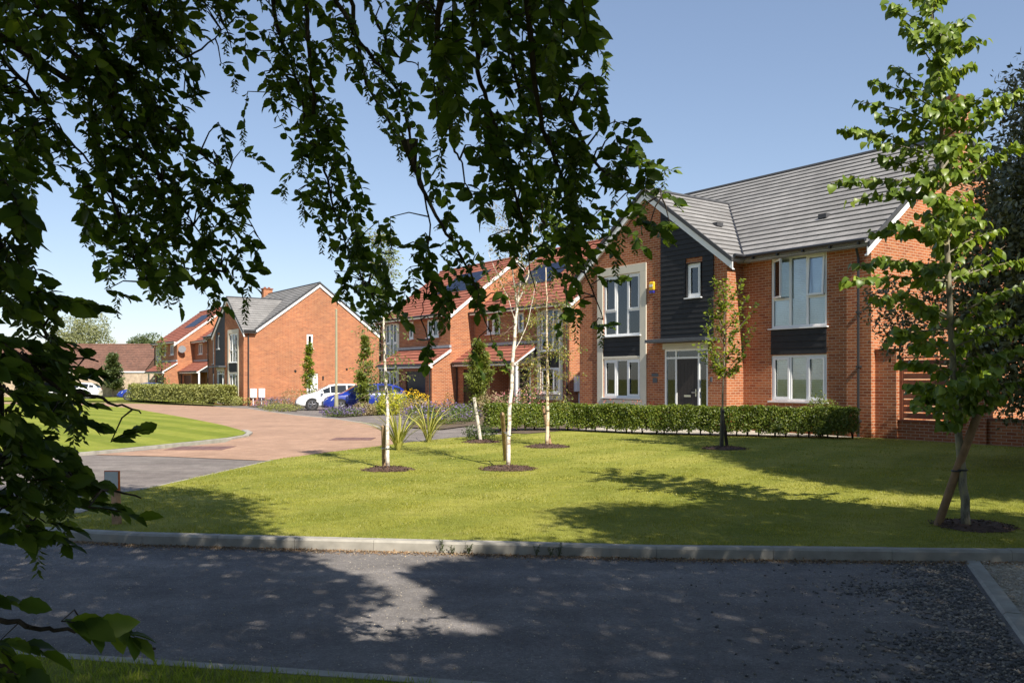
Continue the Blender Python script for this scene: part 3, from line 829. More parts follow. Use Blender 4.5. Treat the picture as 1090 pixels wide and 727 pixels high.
    db.box(a, b, yf - .03, yf + .04, 2.36, 2.42); db.box(a, b, yf - .03, yf + .04, 2.12, 2.18); db.box(a, b, yf - .03, yf + .04, 0, .06)
    for xx in (a, b - .06, m1 - .07, m2): db.box(xx, xx + .065, yf - .032, yf + .042, .06, 2.36)
    fo = db.build('door_frame', M['white'], root)
    gb = MB(); gb.box(a + .05, m1 - .05, yf, yf + .01, .06, 2.36); gb.box(m2 + .05, b - .05, yf, yf + .01, .06, 2.36); gb.box(m1 - .02, m2 + .02, yf, yf + .01, 2.17, 2.37)
    gb.build('pane', M['glass'], fo)
    dl = MB(); dl.box(m1, m2, yf - .01, yf + .035, .06, 2.11)
    for i in range(1, 6): dl.box(m1 + i * .14 - .003, m1 + i * .14 + .003, yf - .013, yf - .009, .12, 2.05)
    do = dl.build('door', M['door'], root)
    hb = MB(); hb.box(m1 + .29, m1 + .56, yf - .03, yf - .011, .96, 1.02)
    hx = m2 - .08; hb.box(hx - .02, hx + .02, yf - .03, yf - .011, .98, 1.2); hb.tube([(hx, yf - .03, 1.1), (hx, yf - .07, 1.1), (hx - .13, yf - .07, 1.1)], .011, 6)
    hb.build('handle', M['steel'], do)
    return root, X, span, sg

M['lead2'] = m_plain('canopy_grey', (.07, .075, .085), .5, .1)
m_cap = m_plain('roof_cap', (.045, .046, .05), .7, .15)

# --- the nearest house
A_root, X, span, sg = detached('large brick house with grey roof and black boarded gable over its dark front door', (9.18, 21.8, 0), False)
mb = MB(); WYA = -.74
mb.box(X(7.1), X(6.88), WYA - .09, WYA - .002, 4.30, 4.58)
o = mb.build('alarm_box', M['yellow'], A_root, bevel=.04)
mb = MB(); mb.box(X(7.07), X(6.91), WYA - .085, WYA - .003, 4.22, 4.30); mb.build('alarm_light', M['blue_dk'], o)
mb = MB(); mb.box(X(7.06), X(6.92), WYA - .096, WYA - .0901, 4.41, 4.49); mb.build('alarm_badge', M['signface'], o)
mb = MB(); mb.box(X(4.42), X(4.32), WYA - .10, WYA - .002, 1.98, 2.12); mb.tube([(X(4.37), WYA - .10, 1.9), (X(4.37), WYA - .10, 2.18)], .035, 8); mb.build('wall_lamp', M['lead2'], A_root)
mb = MB(); mb.box(X(4.63), X(4.57), WYA - .04, WYA - .002, 1.42, 1.56); mb.build('doorbell', M['lead2'], A_root)
mb = MB(); mb.box(X(7.04), X(6.76), WYA - .015, WYA - .002, 1.58, 1.68); mb.box(X(7.0), X(6.8), WYA - .012, WYA - .002, 1.38, 1.54); mb.build('house_plate', M['lead2'], A_root)
mb = MB(); mb.box(-2.9, -2.55, -.012, -.002, .55, .63); mb.build('air_brick', M['slat'], A_root)

# --- the grey roofed house further along
gh = [(4.5, 4.95, 3.95, 4.95), (4.5, 5.35, 0.0, 2.2)]
gh = [(3.75, 4.2, 3.95, 4.95), (3.75, 4.6, 0.0, 2.2)]
C_root, XC, spanC, sgC = detached('detached brick house with a plain gable end above the white car', (-17.5, 57.94, -.3), True, {'gable_holes': gh})
window(C_root, -.055, 3.75, 3.95, .45, 1.0, [(1, [1], [1])], rz=math.pi / 2, blind=None)
mb = MB()
mb.box(-.1, -.06, 3.75, 4.6, 0, 2.2)
do = mb.build('side_door', M['white'], C_root)
mb = MB(); mb.box(-.06, -.02, 4.45, 4.55, .95, 1.1); mb.build('handle', M['steel'], do)
for y0 in (-.33, .25):
    mb = MB(); mb.box(.002, .2, y0, y0 + .42, .53, 1.14)
    o = mb.build('meter_box', M['white'], C_root, bevel=.01)
    mb = MB(); mb.tube([(.1, y0 + .21, .53), (.1, y0 + .21, -.1)], .03, 6); mb.build('pipe', M['white'], o)
for (y, z, r) in ((2.9, 2.35, .09), (6.8, 2.5, .08)):
    mb = MB(); mb.tube([(.002, y, z), (.07, y, z)], [r, r * .8], 12); mb.build('wall_vent', M['black'], C_root)
mb = MB(); mb.box(.002, .08, 4.9, 5.0, 1.75, 2.0); mb.build('wall_lamp', M['black'], C_root)
mb = MB(); mb.tube([(.07, -.42, 4.95), (.07, -.42, -.2)], .035, 8); mb.build('downpipe', M['black'], C_root)

# --- red roofed pairs
def semi(label, loc, flip, DY, group=None, solar=True, dish=False):
    root = thing('red_roofed_house', label, 'house', loc, RZ, group)
    W, E = 7.8, 5.03
    X = (lambda u: -(W - u)) if flip else (lambda u: -u)
    sg = 1 if flip else -1
    TQ = math.tan(R(37)); RG = E + DY / 2 * TQ
    def span(u0, u1): return (min(X(u0), X(u1)), max(X(u0), X(u1)))
    def hole(u0, u1, z0, z1): a, b = span(u0, u1); return (a, b, z0, z1)
    wb = MB(); a, b = span(0, W)
    wall(wb, (0, 0), (1, 0), (0, -1), a, b, [(a, E), (b, E)], [hole(.72, 2.1, .95, 4.9), hole(2.9, 3.85, 0, 2.15), hole(3.46, 3.95, 3.9, 4.88), hole(5.46, 6.64, 3.9, 4.88)])
    wall(wb, (X(0), 0), (0, 1), (-sg, 0), 0, DY, [(0, E), (DY / 2, RG), (DY, E)])
    wall(wb, (X(W), 0), (0, 1), (sg, 0), 0, DY, [(0, E), (DY / 2, RG), (DY, E)])
    wall(wb, (0, DY), (1, 0), (0, 1), a, b, [(a, E), (b, E)])
    # garage projecting below the lean-to
    GY = -1.1; lt = lambda y: 3.18 + y * .70
    a2, b2 = span(4.75, W)
    wall(wb, (0, GY), (1, 0), (0, -1), a2, b2, [(a2, 2.38), (b2, 2.38)], [hole(5.05, 7.15, 0, 2.1)])
    wall(wb, (X(4.75), 0), (0, 1), (-sg, 0), GY, 0, [(GY, lt(GY)), (0, lt(0))])
    wall(wb, (X(W), 0), (0, 1), (sg, 0), GY, -.002, [(GY, lt(GY)), (0, lt(0))])
    wb.build('wall', M['brick'], root)
    gb = MB(); p, q = span(5.05, 7.15); gb.box(p, q, GY + .06, GY + .1, 0, 2.1)
    for i in range(1, 7): gb.box(p, q, GY + .052, GY + .06, i * .3 - .006, i * .3 + .006)
    gb.build('garage_door', M['door'], root)
    off = .1; rb = MB(); xa, xb = span(-.08, W + .08); zr = RG + off
    for y0, s in ((-.3, 1), (DY + .3, -1)):
        z0 = E + off - .3 * TQ; L = math.hypot(DY / 2 + .3, zr - z0)
        slope(rb, lambda f: Vector((xa, y0 + (DY / 2 - y0) * f, z0 + (zr - z0) * f)), lambda f: Vector((xb, y0 + (DY / 2 - y0) * f, z0 + (zr - z0) * f)), L, .32, .03)
    roof = rb.build('roof', M['roof_red'], root)
    rc = MB(); rc.tube([(xa, DY / 2, zr), (xb, DY / 2, zr)], .09, 8); rc.build('ridge_cap', M['roof_red'], roof)
    lb = MB(); la, lbx = span(2.35, W + .12)
    z0 = 3.3 - 1.38 * .62; L = math.hypot(1.38, 3.3 - z0 + .05)
    slope(lb, lambda f: Vector((la, -1.38 + 1.37 * f, 2.46 + .86 * f)), lambda f: Vector((lbx, -1.38 + 1.37 * f, 2.46 + .86 * f)), L, .32, .03)
    lb.build('porch_roof', M['roof_red'], root)
    tb = MB()
    tb.box(xa, xb, -.29, -.002, E - .14, E - .02)
    tb.box(la + .05, lbx - .05, -1.36, GY - .003, 2.26, 2.36)
    for u, sgn in ((0, -1), (W, 1)):
        xo = X(u + sgn * .055)
        for yy in (-.3, DY + .3): beam(tb, (xo, yy, E - .3 * TQ + .05), (xo, DY / 2, RG + .05), .22, (sg * sgn * .025, 0, 0))
    beam(tb, (X(2.37), -1.36, 2.43), (X(2.37), -.01, 3.27), .16, (sg * .03, 0, 0))
    beam(tb, (X(W + .09), -1.36, 2.43), (X(W + .09), -.01, 3.27), .16, (sg * .03, 0, 0))
    tb.build('fascia', M['white'], root)
    pb = MB(); x0 = X(2.5); pb.box(x0 - .06, x0 + .06, -1.2, -1.08, -.2, 2.26); pb.build('porch_post', M['white'], root)
    tr = MB(); tr.prism([(X(2.44), -1.3, 2.36), (X(2.44), -.01, 2.36), (X(2.44), -.01, 3.2)], (sg * .03, 0, 0)); tr.build('porch_gable', M['blackplank'], root)
    fl = MB(); fl.box(la, lbx, -.12, -.003, 3.31, 3.45); fl.build('flashing', M['lead'], root)
    gb = MB(); gb.tube([(xa, -.36, E + .02), (xb, -.36, E + .02)], .055, 8); gb.build('gutter', M['black'], root); gb = MB(); gb.tube([(la, -1.43, 2.40), (lbx, -1.43, 2.40)], .05, 8)
    gb.build('gutter', M['black'], root); gb = MB(); xx = X(W - .12); gb.tube([(xx, -1.40, 2.38), (xx, GY - .06, 2.15), (xx, GY - .06, -.2)], .035, 8)
    gb.build('downpipe', M['black'], root); gb = MB(); xx = X(.12); gb.tube([(xx, -.33, E), (xx, -.06, E - .35), (xx, -.06, -.2)], .035, 8)
    gb.build('downpipe', M['black'], root)
    p, q = span(.72, 2.1)
    window(root, p, .05, 2.93, 1.38, 1.97, [(1, [.4, .6], [0, 1]), (1, [1], [0]), (1, [.4, .6], [0, 1])], blind=None)
    window(root, p, .05, .95, 1.38, 1.2, [(1, [1], [1]), (1, [1], [0]), (1, [1], [1])], blind=None)
    p, q = span(5.46, 6.64); window(root, p, .05, 3.9, 1.18, .98, [(1, [1], [1]), (1, [1], [1])], blind='blind_dark')
    p, q = span(3.46, 3.95); window(root, p, .05, 3.9, .49, .98, [(1, [1], [1])], blind='blind_dark')
    sb = MB(); p, q = span(.46, 2.36); yo = -.035
    sb.box(p, q, yo, -.002, 4.9, 5.02 - .15); sb.box(p, q, yo, -.002, .65, .88)
    sb.box(p, p + .25, yo, -.002, .88, 4.88); sb.box(q - .25, q, yo, -.002, .88, 4.88)
    sb.build('stone_surround', M['cream'], root)
    kb = MB(); p, q = span(.72, 2.1); kb.box(p, q, -.01, .03, 2.17, 2.89); kb.build('board_cladding', M['blackplank'], root)
    db = MB(); p, q = span(2.9, 3.85)
    db.box(p, p + .07, .0, .07, 0, 2.15); db.box(q - .07, q, .0, .07, 0, 2.15); db.box(p + .07, q - .07, .0, .07, 2.08, 2.15)
    fo = db.build('door_frame', M['white'], root)
    dl = MB(); dl.box(p + .07, q - .07, .02, .06, 0, 2.08); dl.build('door', M['door'], root)
    if solar:
        so = MB(); y0, y1 = 1.75, 3.35
        for i in range(4):
            p, q = span(3.5 + i * .8, 4.26 + i * .8)
            z = lambda y: E + off + y * TQ + .07
            so.hexa([(p, y0, z(y0) - .04), (q, y0, z(y0) - .04), (q, y1, z(y1) - .04), (p, y1, z(y1) - .04), (p, y0, z(y0)), (q, y0, z(y0)), (q, y1, z(y1)), (p, y1, z(y1))])
        so.build('solar_panel', M['solar'], roof)
    if dish:
        dm = MB(); c = Vector((.32, .35, 4.35))
        dm.tube([(0.0, .35, 4.2), (.18, .35, 4.25), c], .02, 6)
        dm.tube([c, c + Vector((.05, -.03, .02)), c + Vector((.10, -.05, .03))], [.05, .26, .32], 16); dm.build('satellite_dish', M['dish'], root)
    return root
PB = Vector((2.6, 38.6, -.12))
loc2 = lambda P, u, v, z=0: P + D1 * u + D2 * v + Vector((0, 0, z))
semi('red roofed house with cream window surround and porch post, behind the yellowing birch', tuple(PB), False, 9.6)
semi('red roofed brick house whose low garage roof stands right of the blue car', tuple(loc2(PB, 7.8, -1.48, -.08)), True, 8.4)
PD = Vector((-23.46, 69.1, -.3))
semi('distant red roofed house between the grey roofed house and the one with the dish', tuple(PD), False, 9.6)
semi('farthest red roofed brick house, with a satellite dish on its side wall', tuple(loc2(PD, 7.8, -1.48)), True, 8.4, dish=True)
mbx = thing('meter_cabinet', 'white meter cabinet on the brick wall left of the cream window surround', 'meter box', tuple(loc2(PB, -.0, .0)), RZ)
m = MB(); m.box(.002, .2, .25, .75, 1.05, 1.75); m.build('cabinet', M['white'], mbx, bevel=.01)
m = MB(); m.tube([(.1, .5, 1.05), (.1, .5, -.2)], .04, 6); m.build('pipe', M['white'], mbx)

# --- garden wall with slatted screen right of the nearest house
gw = thing('garden_wall', 'brick garden wall with dark timber slat screens beside the right house', 'garden wall', (9.18 + .8085 * .18, 21.8 + .5886 * .18, 0), RZ)
m = MB(); cp = MB(); sl = MB()
xs = [0.0, 2.3]
for i, x in enumerate(xs):
    w = .57 if i == 0 else .45
    m.box(x + .002, x + w, 0, .33, -.2, 2.22); cp.box(x + .003, x + w + .03, -.035, .365, 2.222, 2.27)
    if i < len(xs) - 1:
        a, b = x + w, xs[i + 1]
        m.box(a + .001, b, .09, .31, -.2, .44); cp.box(a + .002, b - .001, .06, .34, .442, .485)
        z = .52
        while z < 1.95:
            sl.box(a + .08, b - .08, .15, .18, z, z + .135); z += .165
        sl.box(a + .002, a + .08, .14, .21, .49, 2.02); sl.box(b - .08, b - .002, .14, .21, .49, 2.02); sl.box(a + .002, b - .002, .13, .22, 2.022, 2.06)
m.box(2.752, 7.5, .09, .31, -.2, .55); cp.box(2.754, 7.5, .06, .34, .552, .60)
m.build('wall', M['brick'], gw); cp.build('coping', M['slat'], gw); sl.build('slat_screen', M['slat'], gw)

# --- far boundary wall and barns
bw = thing('boundary_wall', 'long pale boundary wall with white coping in front of the brown roof', 'wall', (0, 0, 0))
m = MB(); m.box(-75, -34.5, 84.0, 84.25, -.6, 2.1); m.build('wall', M['fenceboard'], bw)
m = MB(); m.box(-75, -34.5, 83.9, 84.35, 2.102, 2.24); m.build('coping', M['white'], bw)
def barn(label, x0, x1, y0, dep, ze, zr, hip=0):
    t = thing('barn', label, 'building', ((x0 + x1) / 2, y0, -.3))
    hw = (x1 - x0) / 2
    m = MB(); m.box(-hw, hw, 0, dep, 0, ze + .3); m.build('wall', M['brick'], t)
    r = MB(); z0 = ze + .3; z1 = zr + .3; L = math.hypot(dep / 2, z1 - z0)
    for ya, yb in ((-.4, dep / 2), (dep + .4, dep / 2)):
        slope(r, lambda f: Vector((-hw - .3 + (hip) * f, ya + (yb - ya) * f, z0 + (z1 - z0) * f)), lambda f: Vector((hw + .3 - hip * f, ya + (yb - ya) * f, z0 + (z1 - z0) * f)), L, .4, .04)
    for s in (-1, 1): r.face([(s * (hw + .3), -.4, z0), (s * (hw + .3), dep + .4, z0), (s * (hw + .3 - hip), dep / 2, z1)])
    ro = r.build('roof', M['roof_brown'], t)
    c = MB(); c.tube([(-hw + hip, dep / 2, z1), (hw - hip, dep / 2, z1)], .14, 8); c.build('ridge_cap', M['roof_brown'], ro)
    return t
barn('long low building with a mottled brown tiled roof behind the boundary wall', -68, -41.5, 96, 10, 2.3, 5.5)
barn('farther building with a brown hipped roof rising behind the long low roof', -53, -38, 118, 12, 4.2, 8.4, 4.5)

# ------------------------------------------------------------------ plants
def lump(p, k=1.0, s=0.0):
    return (np.sin(p[:, 0] * 3.1 * k + s) + np.sin(p[:, 1] * 2.7 * k + 1.3 + s) + np.sin(p[:, 2] * 3.7 * k + 2.1 + s) + np.sin((p[:, 0] + p[:, 2]) * 6.3 * k)) / 4
def blob(c, r, n, size, shell=.75, lk=1.0, amp=.18, up=.3, zmin=None, gap=0.0):
    """leaf positions in an uneven shell: returns pos, tip, normal, size"""
    c = np.array(c, float); r = np.array(r, float)
    d = rdir(n); rad = shell + (1 - shell) * rng.uniform(0, 1, n) ** .5
    p = d * r * rad[:, None]
    p *= (1 + amp * lump(p / r * 2.2, lk, c[0])[:, None])
    if gap: 
        keep = lump(p / r.max() * 5, lk, c[1]) > -1 + gap
        p, d = p[keep], d[keep]
    p = p + c
    if zmin is not None:
        k = p[:, 2] > zmin; p, d = p[k], d[k]
    m = len(p)
    nrm = norm(d + rng.normal(0, .5, (m, 3)) + [0, 0, up])
    tip = rdir(m) + d * .6 + [0, 0, -.2]
    return p, tip, nrm, size * rng.uniform(.7, 1.25, m)
def join(*arr):
    return [np.concatenate(x) for x in zip(*arr)]
def shrub(name, label, cat, c, r, n, size, mat, group=None, T=T_SMALL, flowers=None, stems=True, gap=.15):
    c = Vector(c); t = thing(name, label, cat, c, 0, group)
    a = blob((0, 0, r[2] * .95), r, n, size, .45, 1.5, .25, zmin=.02, gap=gap)
    leaves('foliage', T, *a, M[mat], t)
    if flowers:
        fm, fn, fs = flowers
        b = blob((0, 0, r[2] * 1.0), np.array(r) * 1.08, int(fn * (.7 if fm == 'purple' else 1.8)), fs * 1.25, .9, 1.5, .25, zmin=r[2] * .6)
        leaves('blossom', T_SMALL, *b, M[fm], t)
    if stems:
        m = MB()
        for i in range(6):
            a_ = i * 1.05; m.tube([(0.04 * math.cos(a_), .04 * math.sin(a_), -.02), (r[0] * .5 * math.cos(a_), r[1] * .5 * math.sin(a_), r[2] * 1.1)], [.012, .005], 5)
        m.build('stem', M['bark'], t)
    return t

def hedge(name, label, pts, w, h, n, size, mat, stem_n, zf):
    t = thing(name, label, 'hedge', (pts[0][0], pts[0][1], zf(*pts[0])))
    o = np.array([pts[0][0], pts[0][1], 0.])
    P = np.array([(p[0], p[1]) for p in pts], float); seg = np.diff(P, axis=0); sl = np.linalg.norm(seg, axis=1); cum = np.concatenate([[0], np.cumsum(sl)])
    s = rng.uniform(0, cum[-1], n); i = np.clip(np.searchsorted(cum, s) - 1, 0, len(seg) - 1)
    f = (s - cum[i]) / sl[i]; base = P[i] + seg[i] * f[:, None]; tn = seg[i] / sl[i][:, None]; nn = np.column_stack([-tn[:, 1], tn[:, 0]])
    u = rng.uniform(0, 1, n)
    lat = np.where(u < .35, rng.uniform(-1, 1, n), np.where(u < .8, -1, 1) * rng.uniform(.72, 1.03, n))
    zz = np.where(u < .35, rng.uniform(.9, 1.02, n), rng.uniform(.13, 1.0, n))
    wob = 1 + .10 * np.sin(s * 5.3) + .07 * np.sin(s * 11.7 + 1)
    bot = (.16 + .12 * np.sin(s * 4.4) * np.sin(s * 9.1 + .6)).clip(0, 1)
    keep = zz > bot * .9
    lat = lat * wob * (1 - .10 * (zz > .93)); zz = zz * (1 + .03 * np.sin(s * 3.3) + .02 * np.sin(s * 17))
    endf = np.clip(np.minimum(s, cum[-1] - s) / (w * .4), 0, 1) ** .5
    p = np.column_stack([base + nn * (lat * w / 2 * endf)[:, None] + tn * rng.normal(0, .02, (n, 1)), zz * h])
    nr = np.column_stack([nn * (lat * (u >= .35))[:, None], np.where(u < .35, 1, .25)]) + rng.normal(0, .45, (n, 3))
    p = p[keep] - o; nr = nr[keep]; m = len(p)
    p[:, 2] += [zf(a, b) - zf(*pts[0]) for a, b in zip(p[:, 0] + o[0], p[:, 1] + o[1])]
    leaves('foliage', T_MID if size > .045 else T_SMALL, p, rdir(m) + [0, 0, .35], nr, size * rng.uniform(.7, 1.25, m), M[mat], t)
    mb = MB()
    for k in range(stem_n):
        q = cum[-1] * (k + .5) / stem_n + random.uniform(-.08, .08); j = min(len(seg) - 1, max(0, int(np.searchsorted(cum, q)) - 1))
        b = P[j] + seg[j] * ((q - cum[j]) / sl[j]) - o[:2]; z = zf(b[0] + o[0], b[1] + o[1]) - zf(*pts[0])
        for e in range(3):
            mb.tube([(b[0], b[1], z - .03), (b[0] + random.uniform(-.12, .12), b[1] + random.uniform(-.12, .12), z + h * .8)], [.014, .006], 5)
    mb.build('stem', M['bark'], t)
    # inner dark twig mass, filled with leaves too
    mi = n // 4; s = rng.uniform(0.15, cum[-1] - .15, mi); i = np.clip(np.searchsorted(cum, s) - 1, 0, len(seg) - 1)
    base = P[i] + seg[i] * ((s - cum[i]) / sl[i])[:, None]; nn = np.column_stack([-seg[i][:, 1], seg[i][:, 0]]) / sl[i][:, None]
    pi = np.column_stack([base + nn * rng.uniform(-.33, .33, (mi, 1)) * w, rng.uniform(.25, .9, mi) * h]) - o
    leaves('inner_foliage', T_SMALL, pi, rdir(mi), rdir(mi), size * 1.5 * np.ones(mi), M[mat], t)
    return t
hedge('laurel_hedge', 'long clipped laurel hedge in front of the large house', [(-.75, 24.1), (.4, 24.9), (1.76, 24.9), (3.75, 23.25), (5.35, 22.7), (7.3, 21.95), (8.7, 21.45)], .62, .76, 52000, .05, 'hedge', 34, lambda x, y: g(y))
hedge('box_hedge', 'pale green hedge beside the block paving below the distant red roofs', [(-18.9, 57.3), (-21.5, 59.5), (-24.5, 62.5), (-27.5, 66.0), (-31.0, 70.2)], 1.6, 1.3, 26000, .12, 'hedge2', 12, lambda x, y: g(y))

def mulch(parent_xy, r, mat='chip', n=700):
    x, y = parent_xy
    t = thing('mulch_ring', None, 'mulch', (x, y, g(y)))
    m = MB(); K = 20
    ring = [(r * math.cos(2 * math.pi * i / K) * random.uniform(.85, 1.1), r * .9 * math.sin(2 * math.pi * i / K) * random.uniform(.85, 1.1)) for i in range(K)]
    for i in range(K):
        a, b = ring[i], ring[(i + 1) % K]
        m.face([(0, 0, .05), (a[0] * .6, a[1] * .6, .042), (b[0] * .6, b[1] * .6, .042)])
        m.face([(a[0] * .6, a[1] * .6, .042), (a[0], a[1], .004), (b[0], b[1], .004), (b[0] * .6, b[1] * .6, .042)])
    m.build('mound', M['mulch'], t)
    q = rng.uniform(0, 2 * np.pi, n); rr = r * np.sqrt(rng.uniform(0, 1.15, n))
    p = np.column_stack([rr * np.cos(q), rr * .9 * np.sin(q), .05 - .05 * (rr / r) ** 2 + .006])
    o = leaves('bark_chips', T_SMALL, p, rdir(n) * [1, 1, .4], np.tile([0, 0, 1.], (n, 1)) + rng.normal(0, .4, (n, 3)), rng.uniform(.02, .05, n), M[mat], t)
    o['kind'] = 'stuff'
    return t

def twig_leaves(A, S, T, nl, sag, spread, size, hang=.3, t0=.15):
    """accumulate leaves along a branch from S to T"""
    S = np.array(S); T = np.array(T); L = np.linalg.norm(T - S)
    t = np.sort(rng.uniform(t0, 1, nl)); P = S + (T - S) * t[:, None]; P[:, 2] += sag * np.sin(np.pi * t) * L
    d = rdir(nl); d[:, 2] = d[:, 2] * .6
    off = rng.uniform(.1, 1, nl) * spread * (1 - .45 * t)
    Q = P + d * off[:, None]
    A.append((Q, norm(d + (T - S) / L * .5) * (1 - hang) + [0, 0, -hang], norm([.22, -.4, .9] + rng.normal(0, .5, (nl, 3))), size * rng.uniform(.65, 1.2, nl), P))
def grow(root, D, trunks, branches, leafspec, bark, x0, bname='branches', tw=1.0, twm=None, mul=1.0):
    """trunks: [(pts px, r0, r1)], branches: [(sx, sy, tx, ty, dy, nleaves)] all at depth D (+dy)"""
    o = Vector(root.location)
    T0 = lambda x, y, dy=0: np.array(at(x, y, D + dy) - o)
    m = MB()
    for pts, r0, r1 in trunks:
        P = [T0(*p) for p in pts]; k = len(P)
        # subdivide with a slight wobble
        Q = []
        for i in range(k - 1):
            for j in range(4): Q.append(P[i] + (P[i + 1] - P[i]) * j / 4 + (rng.normal(0, .006, 3) if 0 < i + j else 0))
        Q.append(P[-1]); n = len(Q)
        m.tube(Q, [r0 + (r1 - r0) * (i / (n - 1)) ** .8 for i in range(n)], 9)
    m.build('trunk', bark, root, smooth=True)
    size, spread, hang, mat, T, sag = leafspec
    A = []; b = MB()
    for (sx, sy, tx, ty, dy, nl) in branches:
        nl = max(3, int(nl * mul))
        S = T0(sx, sy); E = T0(tx, ty, dy)
        L = np.linalg.norm(E - S)
        pts = [S + (E - S) * t + np.array([0, 0, sag * math.sin(math.pi * t) * L]) for t in (0, .25, .5, .75, 1)]
        b.tube(pts, [.011 * tw * min(1.5, L + .3), .009 * tw * min(1.5, L + .3), .007 * tw, .004 * tw, .002 * tw], 5)
        twig_leaves(A, S, E, nl, sag, spread, size, hang)
    for a in A:                                   # fine twigs to the leaves
        k = len(a[0])
        for i in range(0, k, 2):
            b.tube([a[4][i], a[0][i]], [.003 * tw, .0015 * tw], 3, cap=False)
    b.build(bname, twm or bark, root)
    a = join(*A)
    leaves('foliage', T, *a[:4], M[mat], root)
    return root

def stake(label, base, top, r, mat='wood', tie=None, group=None):
    t = thing('tree_stake', label, 'stake', base, 0, group)
    v = Vector(top) - Vector(base)
    m = MB(); m.tube([(0, 0, -.05), v * .5, v * .985, v], [r, r, r * .98, r * .8], 12); m.build('post', M[mat], t, bevel=0)
    if tie:
        p = v * tie[0]; q = Vector(tie[1]) - Vector(base)
        m = MB(); K = 12
        m.tube([p + Vector((math.cos(a) * r * 1.15, math.sin(a) * r * 1.15, 0)) for a in np.linspace(0, 2 * math.pi, K)], .009, 5)
        m.tube([q + Vector((math.cos(a) * tie[2], math.sin(a) * tie[2], 0)) for a in np.linspace(0, 2 * math.pi, K)], .009, 5)
        m.tube([p, q], .014, 6)
        m.build('tie', M[tie[3]], t)
    return t

# --- birches on the lawn
def birch_branches(tr, ylo, yhi, n, xsp, bot=0, dsp=.8, nl=14, up=35):
    out = []
    for i in range(n):
        y = random.uniform(yhi, ylo); x = float(np.interp(y, [p[1] for p in tr][::-1], [p[0] for p in tr][::-1]))
        dx = random.choice((-1, 1)) * random.uniform(.3, 1) * xsp
        out.append((x, y, x + dx, y - random.uniform(-bot, up) , random.uniform(-dsp, dsp), random.randint(nl // 2, nl)))
    return out
D = gp(413, 499).y; b1 = thing('birch_tree', 'slim white birch at the left, its lime green top behind the hanging leaves', 'birch tree', gp(413, 499))
tr = [(413, 500), (412, 440), (410, 390), (408, 340), (405, 290), (401, 245)]
grow(b1, D, [(tr, .036, .008)], birch_branches(tr, 335, 250, 42, 17, 4, .5, 26, 30) + birch_branches(tr, 420, 330, 26, 34, 14, .7, 12, 20), (.055, .20, .35, 'birchg', T_SMALL, .05), M['birchbark'], 0, tw=.55, twm=M['twig'], mul=2.4)
b1s = at(406, 440, D + .12); stake('short round stake tied to the left birch', gp(409, 497), at(408, 453, D + .1), .038, 'wood', (.45, at(412.7, 477, D), .04, 'steel'))
D = gp(541, 498).y; b2 = thing('birch_tree', 'white birch whose trunk divides into three pale stems, in the middle of the lawn', 'birch tree', gp(541, 498))
tr = [(541, 499), (542, 450), (545, 400), (548, 350), (550, 328)]
s1 = [(550, 328), (548, 305), (543, 260), (539, 222)]; s2 = [(550, 330), (555, 290), (556, 250), (557, 205)]; s3 = [(551, 326), (562, 295), (566, 250), (568, 222)]
s4 = [(549, 345), (540, 315), (528, 290), (520, 268)]; s5 = [(547, 375), (560, 350), (567, 318), (571, 300)]
grow(b2, D, [(tr, .038, .026), (s1, .018, .004), (s2, .018, .004), (s3, .017, .004), (s4, .009, .003), (s5, .009, .003)],
     birch_branches(s1, 320, 222, 26, 30, 6, .6, 8, 25) + birch_branches(s2, 310, 205, 22, 22, 6, .6, 8, 25) + birch_branches(s3, 310, 225, 20, 22, 6, .6, 8, 20) + birch_branches(s4, 340, 268, 14, 22, 10, .5, 8, 15) + birch_branches(tr, 400, 335, 12, 30, 16, .5, 8, 12),
     (.045, .24, .3, 'birch', T_SMALL, .04), M['birchbark'], 0, tw=.5, twm=M['twig'], mul=3.2)
stake('round stake tied behind the middle birch', gp(538.5, 490), at(534.5, 440, D + .35), .04, 'wood', (.62, at(542.2, 463, D), .045, 'steel'))
D = gp(582, 475).y; b3 = thing('birch_tree', 'birch with yellowing leaves in front of the red roofed house, at the hedge', 'birch tree', gp(582, 475))
tr = [(582, 476), (583, 430), (583, 390), (582, 350), (582, 318), (581, 285)]
grow(b3, D, [(tr, .045, .010)], birch_branches(tr, 420, 290, 62, 36, 22, .9, 16, 18) + [(582, 350, 612, 330, .3, 14), (582, 380, 622, 372, .2, 16), (582, 400, 560, 398, .1, 12)], (.062, .32, .4, 'birch', T_SMALL, .03), M['tanbark2'], 0, tw=.5, twm=M['twig'], mul=3.3)
stake('stake hidden behind the trunk of the yellowing birch', gp(586, 473.5), at(578, 432, D + .25), .04, 'postwood', (.8, at(582.5, 437, D), .05, 'black'))
for (x, y, r, s) in ((413, 500, .42, 'left birch'), (541, 499, .48, 'middle birch with the divided stem'), (582, 475.5, .5, 'yellowing birch by the hedge'), (771, 477.5, .5, 'small leafy tree by the front hedge')):
    p = gp(x, y); mulch((p.x, p.y), r)['label'] = 'ring of dark bark mulch under the ' + s
p = gp(1036, 560); mr = mulch((p.x, p.y), .42, 'chip', 420); mr['label'] = 'dark bare soil patch round the foot of the big leaved tree'
